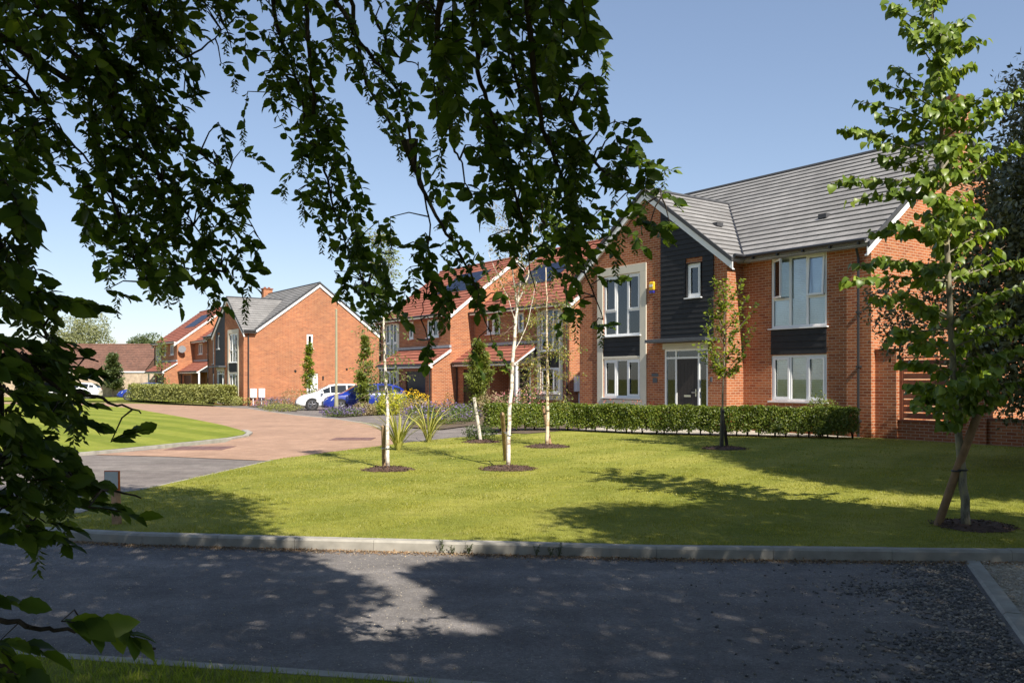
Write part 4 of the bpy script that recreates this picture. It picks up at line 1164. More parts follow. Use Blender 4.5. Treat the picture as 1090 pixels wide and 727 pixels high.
# --- young tree in front of the house
D = gp(770, 478).y; y1 = thing('young_tree', 'small young tree with yellow green tips on the lawn before the front door', 'tree', gp(770, 478))
tr = [(768, 478), (769, 430), (771, 380), (771, 340), (770, 303)]
tips = [(760, 296), (790, 297), (757, 315), (806, 324), (804, 345), (751, 347), (742, 366), (756, 372), (795, 316), (750, 358), (790, 378), (783, 335), (776, 300), (764, 330), (797, 360), (762, 385), (786, 390), (752, 330), (780, 355), (770, 297)]
grow(y1, D, [(tr, .028, .007)], [(771, min(402, y + 38), x, y, random.uniform(-.4, .4), 46) for x, y in tips], (.085, .13, .1, 'maple', T_MID, -.06), M['greybark'], 0, tw=.7, mul=1.5)
m = MB(); pp = [np.array(at(x, y, D)) - np.array(y1.location) for x, y in ((768, 478), (768.5, 452), (769, 436))]; m.tube(pp, [.045, .042, .04], 9); m.build('trunk_guard', M['black'], y1)
stake('dark stake crossing the small young tree', gp(774.5, 477), at(768, 434, D + .2), .035, 'bark', (.9, at(769.5, 438, D), .045, 'black'))
# --- lime tree at the right
LD = gp(1029, 562).y
lime = thing('lime_tree', 'tall young tree with big heart shaped leaves, its trunk crossed by a leaning stake', 'tree', gp(1029, 562))
ltr = [(1029.5, 563), (1024, 500), (1018, 440), (1012, 350), (1008, 250), (1003, 180), (1001, 100), (997, 40), (990, 0), (984, -50)]
def lx(y): return float(np.interp(y, [p[1] for p in ltr][::-1], [p[0] for p in ltr][::-1]))
LB = []
def lb(y0, tx, ty, dy=0, nl=26): LB.append((lx(y0), y0, tx, ty, dy, nl))
for y0, tx, ty, n in ((40, 945, 4, 26), (60, 960, 28, 18), (80, 968, 35, 16), (30, 985, -10, 16), (120, 927, 86, 34), (110, 950, 70, 16), (135, 913, 108, 22), (150, 935, 122, 26), (165, 894, 137, 36), (172, 925, 150, 20), (200, 884, 194, 32), (190, 935, 168, 24), (210, 905, 213, 16), (215, 950, 205, 20),
                      (250, 922, 250, 24), (262, 950, 238, 22), (285, 906, 284, 30), (300, 903, 300, 26), (300, 935, 275, 24), (340, 930, 318, 20), (350, 941, 365, 18), (350, 960, 310, 26), (380, 955, 352, 26), (400, 960, 385, 26), (420, 968, 410, 24),
                      (60, 1045, 45, 26), (50, 1030, 20, 18), (90, 1036, 70, 22), (150, 1087, 97, 40), (140, 1050, 100, 26), (130, 1030, 100, 20), (180, 1060, 120, 26), (205, 1088, 154, 36), (200, 1050, 150, 26), (190, 1040, 175, 22), (270, 1063, 246, 28), (260, 1040, 225, 22), (300, 1092, 278, 34), (310, 1070, 262, 22),
                      (340, 1100, 300, 34), (350, 1075, 330, 28), (370, 1110, 345, 34), (390, 1096, 372, 30), (400, 1070, 380, 28), (420, 1098, 405, 28), (430, 1070, 420, 26), (440, 1050, 432, 20), (445, 975, 432, 18), (450, 1000, 452, 18)):
    lb(y0, tx, ty, random.uniform(-.35, .35), n)
for i in range(46):
    y0 = random.uniform(10, 450); w = np.interp(y0, [0, 150, 250, 330, 450], [20, 38, 40, 62, 55])
    lb(y0, lx(y0) + random.uniform(-.8, 1) * w, y0 - random.uniform(-8, 45), random.choice((-1, 1)) * random.uniform(.4, .8), 26)
grow(lime, LD, [(ltr, .046, .006)], LB, (.082, .13, .5, 'lime', T_HEART, .05), M['limebark'], 0, tw=.8, mul=1.9)
sb_, st_ = gp(996.5, 559), at(1041, 441, LD - .12)
stake('stout round stake leaning across the lime trunk', sb_, st_,   .041, 'stakewood', (.5, at(1024, 500, LD), .05, 'black'))

# --- stake with the small evergreen, plus upright tree in the bed
p = gp(512, 470); stake('pale slanting stake beside the low green bush', p, at(504.5, 423, p.y), .04, 'palestake', (.62, p + Vector((.02, .1, .6)), .03, 'black'))
shrub('low_bush', 'low dark green bush at the foot of the pale slanting stake', 'shrub', gp(511, 468), (.42, .35, .2), 900, .05, 'shrub')
mr = mulch(tuple(gp(512, 470.5))[:2], .45); mr['label'] = 'dark soil round the foot of the pale slanting stake'
def upright(name, label, c, H, r, n, size, mat, bark='bark', T=T_SMALL, gap=.35, fork=0):
    t = thing(name, label, 'tree', c)
    A = []
    k = 16
    m = MB(); m.tube([(0, 0, -.05), (0.02, 0, H * .5), (0, 0, H)], [.05, .03, .006], 8); m.build('trunk', M[bark], t)
    b = MB()
    for i in range(int(k * 4)):
        f = random.uniform(.10, .97); a = random.uniform(0, 6.28); w = r * (min(1, f * 6) * (1 - f) ** .75 * 1.05 + .06) * random.uniform(.55, 1.05)
        S = np.array([0, 0, H * f * .93]); E = S + np.array([math.cos(a) * w, math.sin(a) * w, w * random.uniform(.5, 1.3)])
        b.tube([S, E], [.008, .003], 4); twig_leaves(A, S, E, max(4, int(1.5 * n) // (k * 4)), 0, r * .33, size * 1.35, .05, .1)
    b.build('branches', M[bark], t); a = join(*A); leaves('foliage', T, *a[:4], M[mat], t); return t
upright('upright_tree', 'narrow light green tree in the flower bed below the porch roof', gp(510, 446), 3.3, .78, 7000, .06, 'conifer')
upright('upright_tree', 'thin sparse young tree in front of the white side door', (-11.9, 50.0, g(50)), 4.2, .55, 1500, .10, 'maple')
upright('upright_tree', 'narrow bronze green tree in front of the blue car', (-7.35, 42.5, g(42.5)), 4.1, .62, 3600, .085, 'conifer')
upright('upright_tree', 'bare looking sapling in front of the farthest red roofed house', (-26.7, 65, g(65)), 5.4, .9, 420, .13, 'birchg')
upright('conifer_tree', 'dark green broad conifer by the far boundary wall', (-43.3, 80.5, g(80)), 5.2, 1.9, 9000, .17, 'far')
upright('conifer_tree', 'bluish dense tree at the left end of the distant red roofs', (-38.6, 82.5, g(80)), 4.6, 1.2, 5000, .17, 'far')
shrub('garden_bush', 'round pale bush against the far boundary wall', 'shrub', (-45.6, 82.3, -.3), (2.2, 1.4, 1.75), 3600, .16, 'far')
shrub('garden_bush', 'yellowish bush against the wall left of the pale one', 'shrub', (-51.2, 82.3, -.3), (2.0, 1.4, 1.7), 3400, .16, 'hedge2')

# --- flower beds
def bed(name, pts, label=None):
    P = px(pts); sheet(name, P, lambda x, y: g(y) + .012, M['soil'])
bed('flower_bed', [(436, 455), (470, 457), (505, 452.5), (512, 459), (560, 462), (640, 455), (640, 440), (590, 437), (500, 437), (455, 438)])
bed('flower_bed', [(346, 441.5), (362, 444), (450, 437.5), (458, 434), (440, 430), (400, 431), (352, 436)])
bed('flower_bed', [(264, 432.6), (290, 434.6), (316, 438.0), (318, 434), (350, 431.5), (345, 429), (268, 430.5)])
def flowerclump(label, pxy, r, mat, fmat, n, fn, fs=.05, cat='flowers', name='flowering_plant', size=.06):
    return shrub(name, label, cat, gp(*pxy), r, n, size, mat, None, T_SMALL, (fmat, fn, fs), stems=False)
flowerclump('low mound of purple blooms at the left end of the bed by the curved drive', (452, 452), (.75, .6, .33), 'shrub', 'purple', 1500, 900)
flowerclump('low mound of purple blooms between the two striped plants and the pale stake', (474, 451.5), (.8, .6, .36), 'shrub', 'purple', 1600, 1000)
flowerclump('thinner purple blooms right beside the pale stake', (494, 449), (.62, .55, .33), 'shrub', 'purple', 1300, 420)
shrub('dry_plant', 'straw coloured clump left behind the purple blooms', 'plant', gp(444, 446), (.8, .6, .42), 1500, .08, 'straw', T=T_NARROW)
shrub('dry_plant', 'straw coloured clump between the light green tree and the hedge', 'plant', gp(523, 448), (.6, .55, .55), 1200, .08, 'straw', T=T_NARROW)
shrub('dry_plant', 'straw coloured grasses right of the yellow flowering bush', 'plant', gp(462, 436), (.85, .6, .6), 1200, .09, 'straw', T=T_NARROW)
flowerclump('pink flowering rose bush below the porch roof', (541, 441), (.75, .6, .52), 'shrub', 'pinkfl', 1500, 200, .07, 'shrub', 'rose_bush')
flowerclump('pink flowering rose bush left of the cream window surround', (561, 440.5), (.7, .6, .62), 'shrub', 'pinkfl', 1500, 220, .07, 'shrub', 'rose_bush')
shrub('rounded_shrub', 'dense dark green shrub against the brick garage side', 'shrub', gp(471, 438), (.75, .65, .62), 3000, .06, 'shrub')
shrub('rounded_shrub', 'low bright green shrub at the foot of the light green tree', 'shrub', gp(492, 440.5), (.75, .5, .25), 1200, .06, 'hedge')
flowerclump('bushy plant covered in yellow orange flowers near the garage', (437, 440), (.78, .6, .52), 'shrub', 'yellowfl', 1800, 650, .06, 'shrub', 'yellow_bush')
shrub('golden_shrub', 'lime yellow shrub between the blue car and the yellow flowers', 'shrub', gp(417, 441.5), (.72, .5, .56), 3200, .075, 'limeshrub')
shrub('brown_shrub', 'brownish shrub below the bronze green tree', 'shrub', gp(387, 442), (.55, .45, .3), 1500, .07, 'straw')
shrub('brown_shrub', 'olive shrub between the bronze tree and the lime yellow shrub', 'shrub', gp(403, 441.5), (.5, .45, .28), 1500, .07, 'conifer')
flowerclump('lavender clump at the foot of the lamp post', (355, 443.5), (.5, .45, .2), 'shrub', 'purple', 700, 700)
flowerclump('wide lavender clump right of the lamp post', (370, 443), (.7, .45, .2), 'shrub', 'purple', 1000, 1100)
flowerclump('lavender by the white meter boxes', (284, 435.5), (.75, .6, .32), 'shrub', 'purple', 900, 900)
flowerclump('lavender between the meter boxes and the white car', (297, 434.5), (.75, .6, .32), 'shrub', 'purple', 900, 900)
shrub('low_bush', 'low grey green cushion in front of the lavender', 'shrub', gp(300, 437.8), (1.15, .5, .22), 1600, .06, 'hedge2')
shrub('low_bush', 'small pale bush at the corner of the grey roofed house', 'shrub', gp(249, 431.6), (1.1, .5, .32), 1500, .09, 'hedge2')
shrub('dry_plant', 'tall dry grasses behind the bonnet of the white car', 'plant', gp(312, 432.5), (.8, .5, .6), 900, .1, 'straw', T=T_NARROW)
shrub('leafy_shrub', 'light green shrub showing above the hedge by the black downpipe', 'shrub', (8.05, 22.25, 0), (.42, .32, .58), 1500, .06, 'birchg')
t = thing('red_flowers', 'thin red flowers standing above the hedge below the cream window', 'flowers', (3.6, 26.9, g(26.9)))
m = MB(); ps = []
for i in range(16):
    x = random.uniform(-.95, .95); y = random.uniform(-.1, .1); h = random.uniform(.72, .84)
    m.tube([(x * .9, y, 0), (x, y, h)], .004, 4)
    for j in range(4): ps.append((x + random.uniform(-.03, .03), y, h + random.uniform(-.03, .03)))
m.build('stem', M['hedge'], t); ps = np.array(ps); leaves('blossom', T_SMALL, ps, rdir(len(ps)), rdir(len(ps)), np.full(len(ps), .045), M['redfl'], t)

def phormium(label, c, L, n, group):
    t = thing('striped_plant', label, 'plant', c, 0, group); m = MB()
    for i in range(n):
        a = random.uniform(0, 6.28); lean = random.uniform(.15, 1.15); l = L * random.uniform(.7, 1.1); w = random.uniform(.012, .022)
        d = Vector((math.cos(a), math.sin(a), 0)); s = Vector((-d.y, d.x, 0)); prev = None
        for k in range(6):
            f = k / 5; p = d * (lean * l * f ** 1.5 + .04) + Vector((0, 0, l * (f - .42 * lean * f ** 3)))
            ww = w * (1 - f ** 2.5) + .002; cur = (p - s * ww, p + s * ww, p + Vector((0, 0, -.35 * ww)))
            if prev: m.face([prev[0], prev[2], cur[2], cur[0]]); m.face([prev[2], prev[1], cur[1], cur[2]])
            prev = cur
    o = m.build('leaf_blades', M['phormium'], t); return t
phormium('spiky yellow striped plant nearest the left birch', gp(424, 479), 1.05, 46, 'striped plants on the lawn edge')
phormium('spiky yellow striped plant beside the curved drive, right of its twin', gp(456, 470.5), 1.15, 38, 'striped plants on the lawn edge')

# --- kerb weeds
for i, (x, h, nm) in enumerate(((472, .1, 'leftmost dark leggy weed at the kerb foot'), (481, .075, 'small grey weed second from the left at the kerb'), (499, .085, 'bushiest green weed at the kerb foot'), (571, .10, 'leggy weed at the kerb foot below the yellowing birch'), (586, .07, 'little weed between two leggy weeds at the kerb'), (594, .11, 'rightmost leggy weed at the kerb foot'))):
    X_ = (x - CX) / F * 7.85; Y_ = float(np.interp(X_, [p[0] for p in KERB][::-1], [p[1] for p in KERB][::-1])) - .03
    t = thing('kerb_weed', nm, 'weed', (X_, Y_, -.102), 0, 'weeds growing at the kerb')
    m = MB(); ps = []
    for j in range(5):
        q = Vector((random.uniform(-.035, .035), random.uniform(-.03, .005), h * random.uniform(.6, 1.25))); m.tube([(0, 0, 0), q], .0022, 4)
        for k in range(7 if i == 2 else 4): ps.append(q * random.uniform(.35, 1))
    m.build('stem', M['weed'], t); ps = np.array(ps); leaves('leaf', T_NARROW, ps, rdir(len(ps)) + [0, 0, .5], rdir(len(ps)), np.full(len(ps), .028), M['weed'], t)

# ------------------------------------------------------------------ background trees
def bigtree(name, label, c, H, R_, n, size, mat, trunk_h=.35, bark='bark', lobes=9, gap=.2, cat='tree', squash=1.0):
    t = thing(name, label, cat, c)
    m = MB(); th = H * trunk_h; m.tube([(0, 0, -.2), (.1, 0, th), (0, .1, H * .75)], [H * .028, H * .02, H * .006], 10)
    A = []
    for i in range(lobes):
        a = i * 2.4; f = (i + .5) / lobes
        z = th + (H - th) * (.18 + .66 * f); rr = R_ * (math.sin(math.pi * (.18 + .66 * f)) * .62)
        lc = np.array([math.cos(a) * rr, math.sin(a) * rr, z]); lr = R_ * random.uniform(.36, .52)
        m.tube([(0, 0, z * .7), lc * .8 + [0, 0, z * .18]], [H * .008, H * .002], 6)
        A.append(blob(lc, (lr, lr, lr * .85 * squash), n // lobes, size, .55, 2.0, .28, gap=gap))
    m.build('trunk', M[bark], t)
    A.append(blob((0, 0, th + (H - th) * .5), (R_ * .55, R_ * .55, (H - th) * .46), n // 4, size, .3, 2, .2))
    a = join(*A); leaves('crown', T_SMALL, *a, M[mat], t); return t
bigtree('evergreen_tree', 'huge dark grey green evergreen filling the right edge behind the lime tree', (13.3, 17.8, 0), 9.6, 4.3, 0, .1, 'evergreen') if False else None
ev = thing('evergreen_tree', 'huge dark grey green evergreen filling the right edge behind the lime tree', 'tree', (11.25, 14.2, 0))
m = MB(); m.tube([(0, 0, -.1), (.1, 0, 2), (0, 0, 4.5), (.2, 0, 7)], [.32, .26, .18, .05], 12)
A = []
for i in range(46):
    a = i * 2.39996; f = (i + .5) / 46; z = 1.4 + 5.3 * f
    rr = 3.1 * math.sin(math.pi * min(.96, .22 + .66 * f)) ** .7 * random.uniform(.85, 1.1)
    c = np.array([math.cos(a) * rr, math.sin(a) * rr * .7, z]); lr = random.uniform(.7, 1.05)
    A.append(blob(c, (lr, lr, lr * .9), 2300, .12, .6, 2.6, .4, gap=.3))
    if i % 3 == 0: m.tube([(0, 0, z * .75), c * .9 + [0, 0, z * .08]], [.06, .015], 6)
A.append(blob((0, 0, 4.0), (2.9, 1.9, 2.9), 16000, .17, .3, 2, .2))
for c in ((-3.6, 1.2, 2.6), (-4.0, 1.6, 2.3), (-3.3, .8, 2.0), (-3.5, 1.0, 3.2), (-3.0, .4, 1.5), (-4.2, 1.8, 2.9)): A.append(blob(c, (.5, .45, .5), 480, .10, .3, 3, .4, gap=.3))
for k in range(16):                               # low hanging sprays
    A.append(blob((random.uniform(-3.2, 1.5), random.uniform(-2.9, -1.2), random.uniform(.7, 1.9)), (.6, .5, .55), 600, .10, .3, 3, .4, gap=.3))
m.build('trunk', M['bark'], ev); a = join(*A); leaves('crown', T_NARROW, *a, M['evergreen'], ev, wid=1.5)
bigtree('broad_tree', 'dull green tree seen in the gap beside the plain gable end', (-13.5, 82, -.3), 7.2, 4.0, 9000, .22, 'far', .2)
bigtree('broad_tree', 'lower green tree behind the garage roof left of the birch', (-9.5, 88, -.3), 9.0, 4.2, 9000, .22, 'far', .2)
bigtree('tall_tree', 'yellow green treetop showing over the left slope of the large house', (6.4, 62, -.3), 12.6, 3.4, 9000, .2, 'birchg', .4)
bigtree('willow_tree', 'pale weeping willow rising over the long brown roof', (-56.5, 112, -.3), 10.3, 4.2, 8000, .26, 'willow', .3)
bigtree('distant_tree', 'left of the two dark treetops behind the brown roof', (-50.8, 116, -.3), 7.8, 1.9, 3000, .26, 'far', .3)
bigtree('distant_tree', 'right and larger of the two dark treetops behind the brown roof', (-48.2, 112, -.3), 8.0, 2.5, 4000, .26, 'far', .3)
for i, (x, y, h, r, s) in enumerate(((22, 34, 9.5, 4.5, 'wide tree beyond the garden wall, behind the evergreen'), (28, 26, 10, 5, 'tree far right outside the garden wall'), (-75, 95, 9, 5, 'broad tree at the far left end of the boundary wall'))):
    bigtree('garden_tree', s, (x, y, -.3), h, r, 6000, .25, 'far', .25)
# hedge-like wood closing the horizon, plus an unseen row added behind the camera
for k in range(1):
    n = 30000; x = rng.uniform(-260, 260, n); y = rng.uniform(190, 230, n); h = 4.5 + 2.2 * np.sin(x * .11) + 1.6 * np.sin(x * .37 + 1)
    z = rng.uniform(0, 1, n) * h
    n2_ = 26000; x2 = rng.uniform(-70, 70, n2_); y2 = rng.uniform(-34, -24, n2_); h2 = 6 + 1.8 * np.sin(x2 * .33) + 1.2 * np.sin(x2 * .9 + 1)  # added leafy row out of view, there to darken reflections in the windows
    x = np.concatenate([x, x2]); y = np.concatenate([y, y2]); z = np.concatenate([z, rng.uniform(0, 1, n2_) * h2]); n += n2_
    tag(leaves('woodland_and_added_row', T_SMALL, np.column_stack([x, y, z - .3]), rdir(n), rdir(n), np.where(y < 0, .7, 1.5) * rng.uniform(.7, 1.3, n), M['far']), kind='stuff')

# ------------------------------------------------------------------ cars
PROF = [(-2.15, .72, .76, .58, .66), (-2.10, .86, .95, .60, .78), (-1.95, .93, 1.16, .60, .84), (-1.7, .95, 1.33, .59, .88), (-1.35, .95, 1.42, .585, .90), (-.7, .94, 1.47, .58, .905), (0, .92, 1.46, .58, .905), (.35, .91, 1.41, .575, .905), (.7, .90, 1.24, .58, .90), (1.05, .89, 1.03, .62, .895), (1.25, .87, .95, .68, .89), (1.65, .80, .87, .66, .87), (1.95, .71, .76, .58, .80), (2.10, .60, .64, .50, .72), (2.17, .50, .52, .42, .64)]
def prof(x):
    c = [p[0] for p in PROF]; return [float(np.interp(x, c, [p[k] for p in PROF])) for k in (1, 2, 3, 4)]
def make_car(label, loc, rz, paint, group=None, wheelcol='alloy'):
    t = thing('parked_car', label, 'car', loc, rz, group)
    xs = np.concatenate([np.linspace(-2.15, 2.17, 36)])
    def sec(x):
        zb, zt, wt, w = prof(x)
        lo = .22 + .10 * max(0, (abs(x) - 1.9) / .27)
        half = [(0, lo), (w - .10, lo), (w - .01, lo + .08), (w, .52 if zb > .6 else (lo + zb) / 2), (w - .015, zb - .04), (w - .04, zb), (wt + .04, zt - .05), (wt, zt - .012), (wt * .6, zt + .008), (0, zt + .012)]
        full = [(-y, z) for y, z in half[::-1]][:-1] + half[:-1]
        return [(x, y, z) for y, z in half] + [(x, -y, z) for y, z in half[::-1][1:-1]]
    mb = MB(); S = [sec(x) for x in xs]; n = len(S[0])
    for s in S: mb.v += s
    for i in range(len(S) - 1):
        for k in range(n):
            k2 = (k + 1) % n; mb.f.append((i * n + k, i * n + k2, (i + 1) * n + k2, (i + 1) * n + k))
    mb.f.append(tuple(range(n))[::-1]); mb.f.append(tuple((len(S) - 1) * n + k for k in range(n)))
    b = mb.build('body', M[paint], t, smooth=True)
    m = b.modifiers.new('e', 'EDGE_SPLIT'); m.split_angle = R(38)
    # glass
    gm = MB()
    def side(x0, x1, f0, f1, s, lead=0, trail=0):
        st = np.linspace(x0, x1, 7); lo = []; hi = []
        for x in st:
            zb, zt, wt, w = prof(x); a = np.array([w - .04, zb]); c = np.array([wt + .04, zt - .05])
            A = a + (c - a) * f0; B = a + (c - a) * f1; lo.append(Vector((x, s * (A[0] + .012), A[1]))); hi.append(Vector((x, s * (B[0] + .012), B[1])))
        for i in range(6): gm.face([lo[i], lo[i + 1], hi[i + 1], hi[i]])
    for s in (-1, 1):
        side(-.55, .30, .10, .93, s); side(.34, .86, .12, .85, s); side(-1.32, -.62, .12, .93, s); side(-1.75, -1.40, .22, .85, s)
    for x0, x1 in ((.42, 1.02), (-2.06, -1.62)):
        st = np.linspace(x0, x1, 6)
        for i in range(5):
            r = []
            for x in (st[i], st[i + 1]):
                zb, zt, wt, w = prof(x); r.append([Vector((x, y * wt, zt + .022 - .02 * abs(y) ** 3)) for y in (-.93, -.5, 0, .5, .93)])
            for k in range(4): gm.face([r[0][k], r[1][k], r[1][k + 1], r[0][k + 1]])
    gm.build('glass', M['carglass'], t, smooth=True)
    # arches and wheels
    for x in (1.32, -1.30):
        for s in (-1, 1):
            zb, zt, wt, w = prof(x)
            a = MB(); a.tube([(x, s * (w - .28), .335), (x, s * (w + .006), .335)], .365, 24); a.build('wheel_arch', M['black'], t)
            wl = MB(); wl.tube([(x, s * (w - .22), .315), (x, s * (w - .2), .315), (x, s * (w + .0), .315), (x, s * (w + .02), .315)], [.29, .315, .315, .295], 28)
            wo = wl.build('wheel', M['rubber'], t)
            r = MB()
            ring = 24; y0 = s * (w + .024)
            for k in range(ring):
                a0, a1 = 2 * math.pi * k / ring, 2 * math.pi * (k + 1) / ring
                r.face([(x + .225 * math.cos(a0), y0, .315 + .225 * math.sin(a0)), (x + .225 * math.cos(a1), y0, .315 + .225 * math.sin(a1)), (x + .20 * math.cos(a1), y0, .315 + .20 * math.sin(a1)), (x + .20 * math.cos(a0), y0, .315 + .20 * math.sin(a0))])
            for k in range(5):
                a0 = 2 * math.pi * k / 5 + .3
                for dlt in (-.13, .13):
                    p0 = Vector((x + .04 * math.cos(a0), y0, .315 + .04 * math.sin(a0))); p1 = Vector((x + .21 * math.cos(a0 + dlt), y0, .315 + .21 * math.sin(a0 + dlt)))
                    r.tube([p0, p1], .018, 4)
            r.tube([(x, y0 - s * .01, .315), (x, y0 + s * .012, .315)], .05, 10)
            r.build('rim', M[wheelcol], wo)
    # lamps, grille, plates, mirrors, trims
    for s in (-1, 1):
        h = MB(); h.hexa([(1.78, s * .86, .60), (2.1, s * .60, .56), (2.06, s * .40, .56), (1.7, s * .6, .6), (1.66, s * .872, .76), (2.0, s * .66, .70), (2.07, s * .42, .645), (1.7, s * .6, .76)]); h.build('headlight', M['lamp_clear'], t)
        h = MB(); h.hexa([(-2.13, s * .5, .78), (-1.86, s * .865, .80), (-1.8, s * .7, .8), (-2.0, s * .45, .8), (-2.12, s * .5, .93), (-1.86, s * .868, .96), (-1.8, s * .7, .96), (-2.0, s * .45, .93)]); h.build('tail_light', M['lamp_red'], t)
        h = MB(); h.hexa([(.70, s * .90, .93), (.88, s * .90, .93), (.86, s * 1.08, .94), (.72, s * 1.08, .94), (.70, s * .90, 1.03), (.86, s * .90, 1.03), (.84, s * 1.08, 1.06), (.72, s * 1.08, 1.06)]); h.build('wing_mirror', M[paint], t, bevel=.02)
        h = MB()
        for hx in (-.35, .55): pass
        zb, zt, wt, w = prof(0); h.box(-.5, -.34, s * (w - .002), s * (w + .02), .80, .825) if s > 0 else h.box(-.5, -.34, s * (w + .02), s * (w - .002), .80, .825)
        h.build('door_handle', M[paint], t)
        h = MB(); h.tube([(-1.0, s * (w - .02), .24), (1.0, s * (w - .02), .24)], .045, 6); h.build('side_skirt', M['black'], t)
    h = MB(); h.hexa([(2.10, -.34, .40), (2.10, .34, .40), (2.19, .30, .40), (2.19, -.30, .40), (2.06, -.38, .56), (2.06, .38, .56), (2.165, .34, .56), (2.165, -.34, .56)]); h.build('grille', M['black'], t)
    h = MB(); h.box(1.9, 2.195, -.55, .55, .24, .33); h.build('lower_intake', M['black'], t)
    h = MB(); h.box(2.19, 2.20, -.26, .26, .345, .40); h.build('number_plate', M['signface'], t)
    h = MB(); h.box(-.01, .01, .80, .907, .3, .9) if False else None
    return t
HD = math.atan2(-.30, -.954)
make_car('white hatchback parked nose out beside the brick gable end', (-10.05, 48.4, g(48)), HD, 'car_white')
make_car('bright blue hatchback parked in front of the white one', (-7.7, 44.6, g(44.6)), HD, 'car_blue')
make_car('blue car half hidden at the left end of the pale hedge', (-31.2, 72.6, -.3), R(200), 'car_blue')
make_car('very dark car whose roof shows just above the pale hedge', (-30.4, 75.4, -.3), R(185), 'car_dark')
make_car('white car behind the hanging leaves, near the far boundary wall', (-39.2, 76.5, -.3), R(190), 'car_white')

# ------------------------------------------------------------------ lamp post and sign
lp_ = gp(358, 443); t = thing('lamp_post', 'slim olive lamp post by the driveway, its top among the leaves', 'lamp post', lp_)
m = MB(); m.tube([(0, 0, -.1), (0, 0, .92), (0, 0, .96)], [.085, .085, .055], 12); m.build('base', M['pole'], t)
m = MB(); m.tube([(0, 0, .95), (0, 0, 4.5)], [.055, .04], 12); m.build('pole', M['pole'], t)
m = MB(); m.box(-.02, .02, -.088, -.08, .25, .7); m.build('door', M['pole'], t)
m = MB(); m.tube([(0, 0, 4.5), (0, 0, 4.53), (0, 0, 4.57)], [.045, .05, .02], 12); m.build('cap', M['pole'], t)

sp = gp(124, 557.5); t = thing('sign_post', 'little white sign with orange edge on a rough wooden post by the kerb', 'sign', sp, R(-6))
m = MB(); m.hexa([(-.035, -.03, -.05), (.04, -.03, -.05), (.04, .04, -.05), (-.035, .04, -.05), (-.05, -.03, .50), (.018, -.03, .50), (.018, .04, .50), (-.05, .04, .50)]); m.build('post', M['postwood'], t, bevel=.006)
m = MB(); m.box(-.105, .06, -.055, -.032, .355, .56); bo = m.build('sign_board', M['orange'], t, bevel=.003)
m = MB(); m.box(-.096, .050, -.061, -.0555, .375, .55); fo = m.build('sign_face', M['signface'], bo)
m = MB(); m.box(-.072, -.068, -.0635, -.0615, .44, .468); m.box(-.06, -.056, -.0635, -.0615, .44, .468); m.box(-.068, -.060, -.0635, -.0615, .464, .468); m.box(-.048, -.03, -.0635, -.0615, .44, .452)
m.box(-.078, .022, -.0635, -.0615, .405, .418); m.build('lettering', M['signink'], fo)

# ------------------------------------------------------------------ sun direction and overhead canopy
az = Vector((.492, -.879, 0)).normalized(); EL = R(44)
SUN = Vector((az.x * math.cos(EL), az.y * math.cos(EL), math.sin(EL)))
kx, ky = SUN.x / SUN.z, SUN.y / SUN.z            # horizontal run per metre of height, towards the sun

def canopy(polys, holes, H0, H1, n, size, ngap=0.0, seed=1, zoff=0.0):
    """leaf clusters that stand between the sun and the given ground areas, above and outside the picture"""
    out = []
    allp = np.array([p for q in polys for p in q]); lo, hi = allp.min(0), allp.max(0)
    P = np.column_stack([rng.uniform(lo[0], hi[0], n), rng.uniform(lo[1], hi[1], n)])
    k = np.zeros(n, bool)
    for q in polys: k |= inside(q, P)
    for q in holes: k &= ~inside(q, P)
    P = P[k]; m = len(P)
    if ngap:                                      # irregular chinks
        v = np.sin(P[:, 0] * 3.3 + seed) + np.sin(P[:, 1] * 4.1 + seed * 2) + np.sin((P[:, 0] + P[:, 1]) * 5.9) + np.sin((P[:, 0] - P[:, 1]) * 8.3 + 1)
        kk = v < 4 - ngap; P = P[kk]; m = len(P)
    H = rng.uniform(H0, H1, m)
    X = np.column_stack([P[:, 0] + kx * H, P[:, 1] + ky * H, H])
    vis = (X[:, 1] > .05) & (np.abs(X[:, 0]) < .66 * X[:, 1] + .3) & (X[:, 2] - EYE < .47 * X[:, 1] + .3)
    return X[~vis]
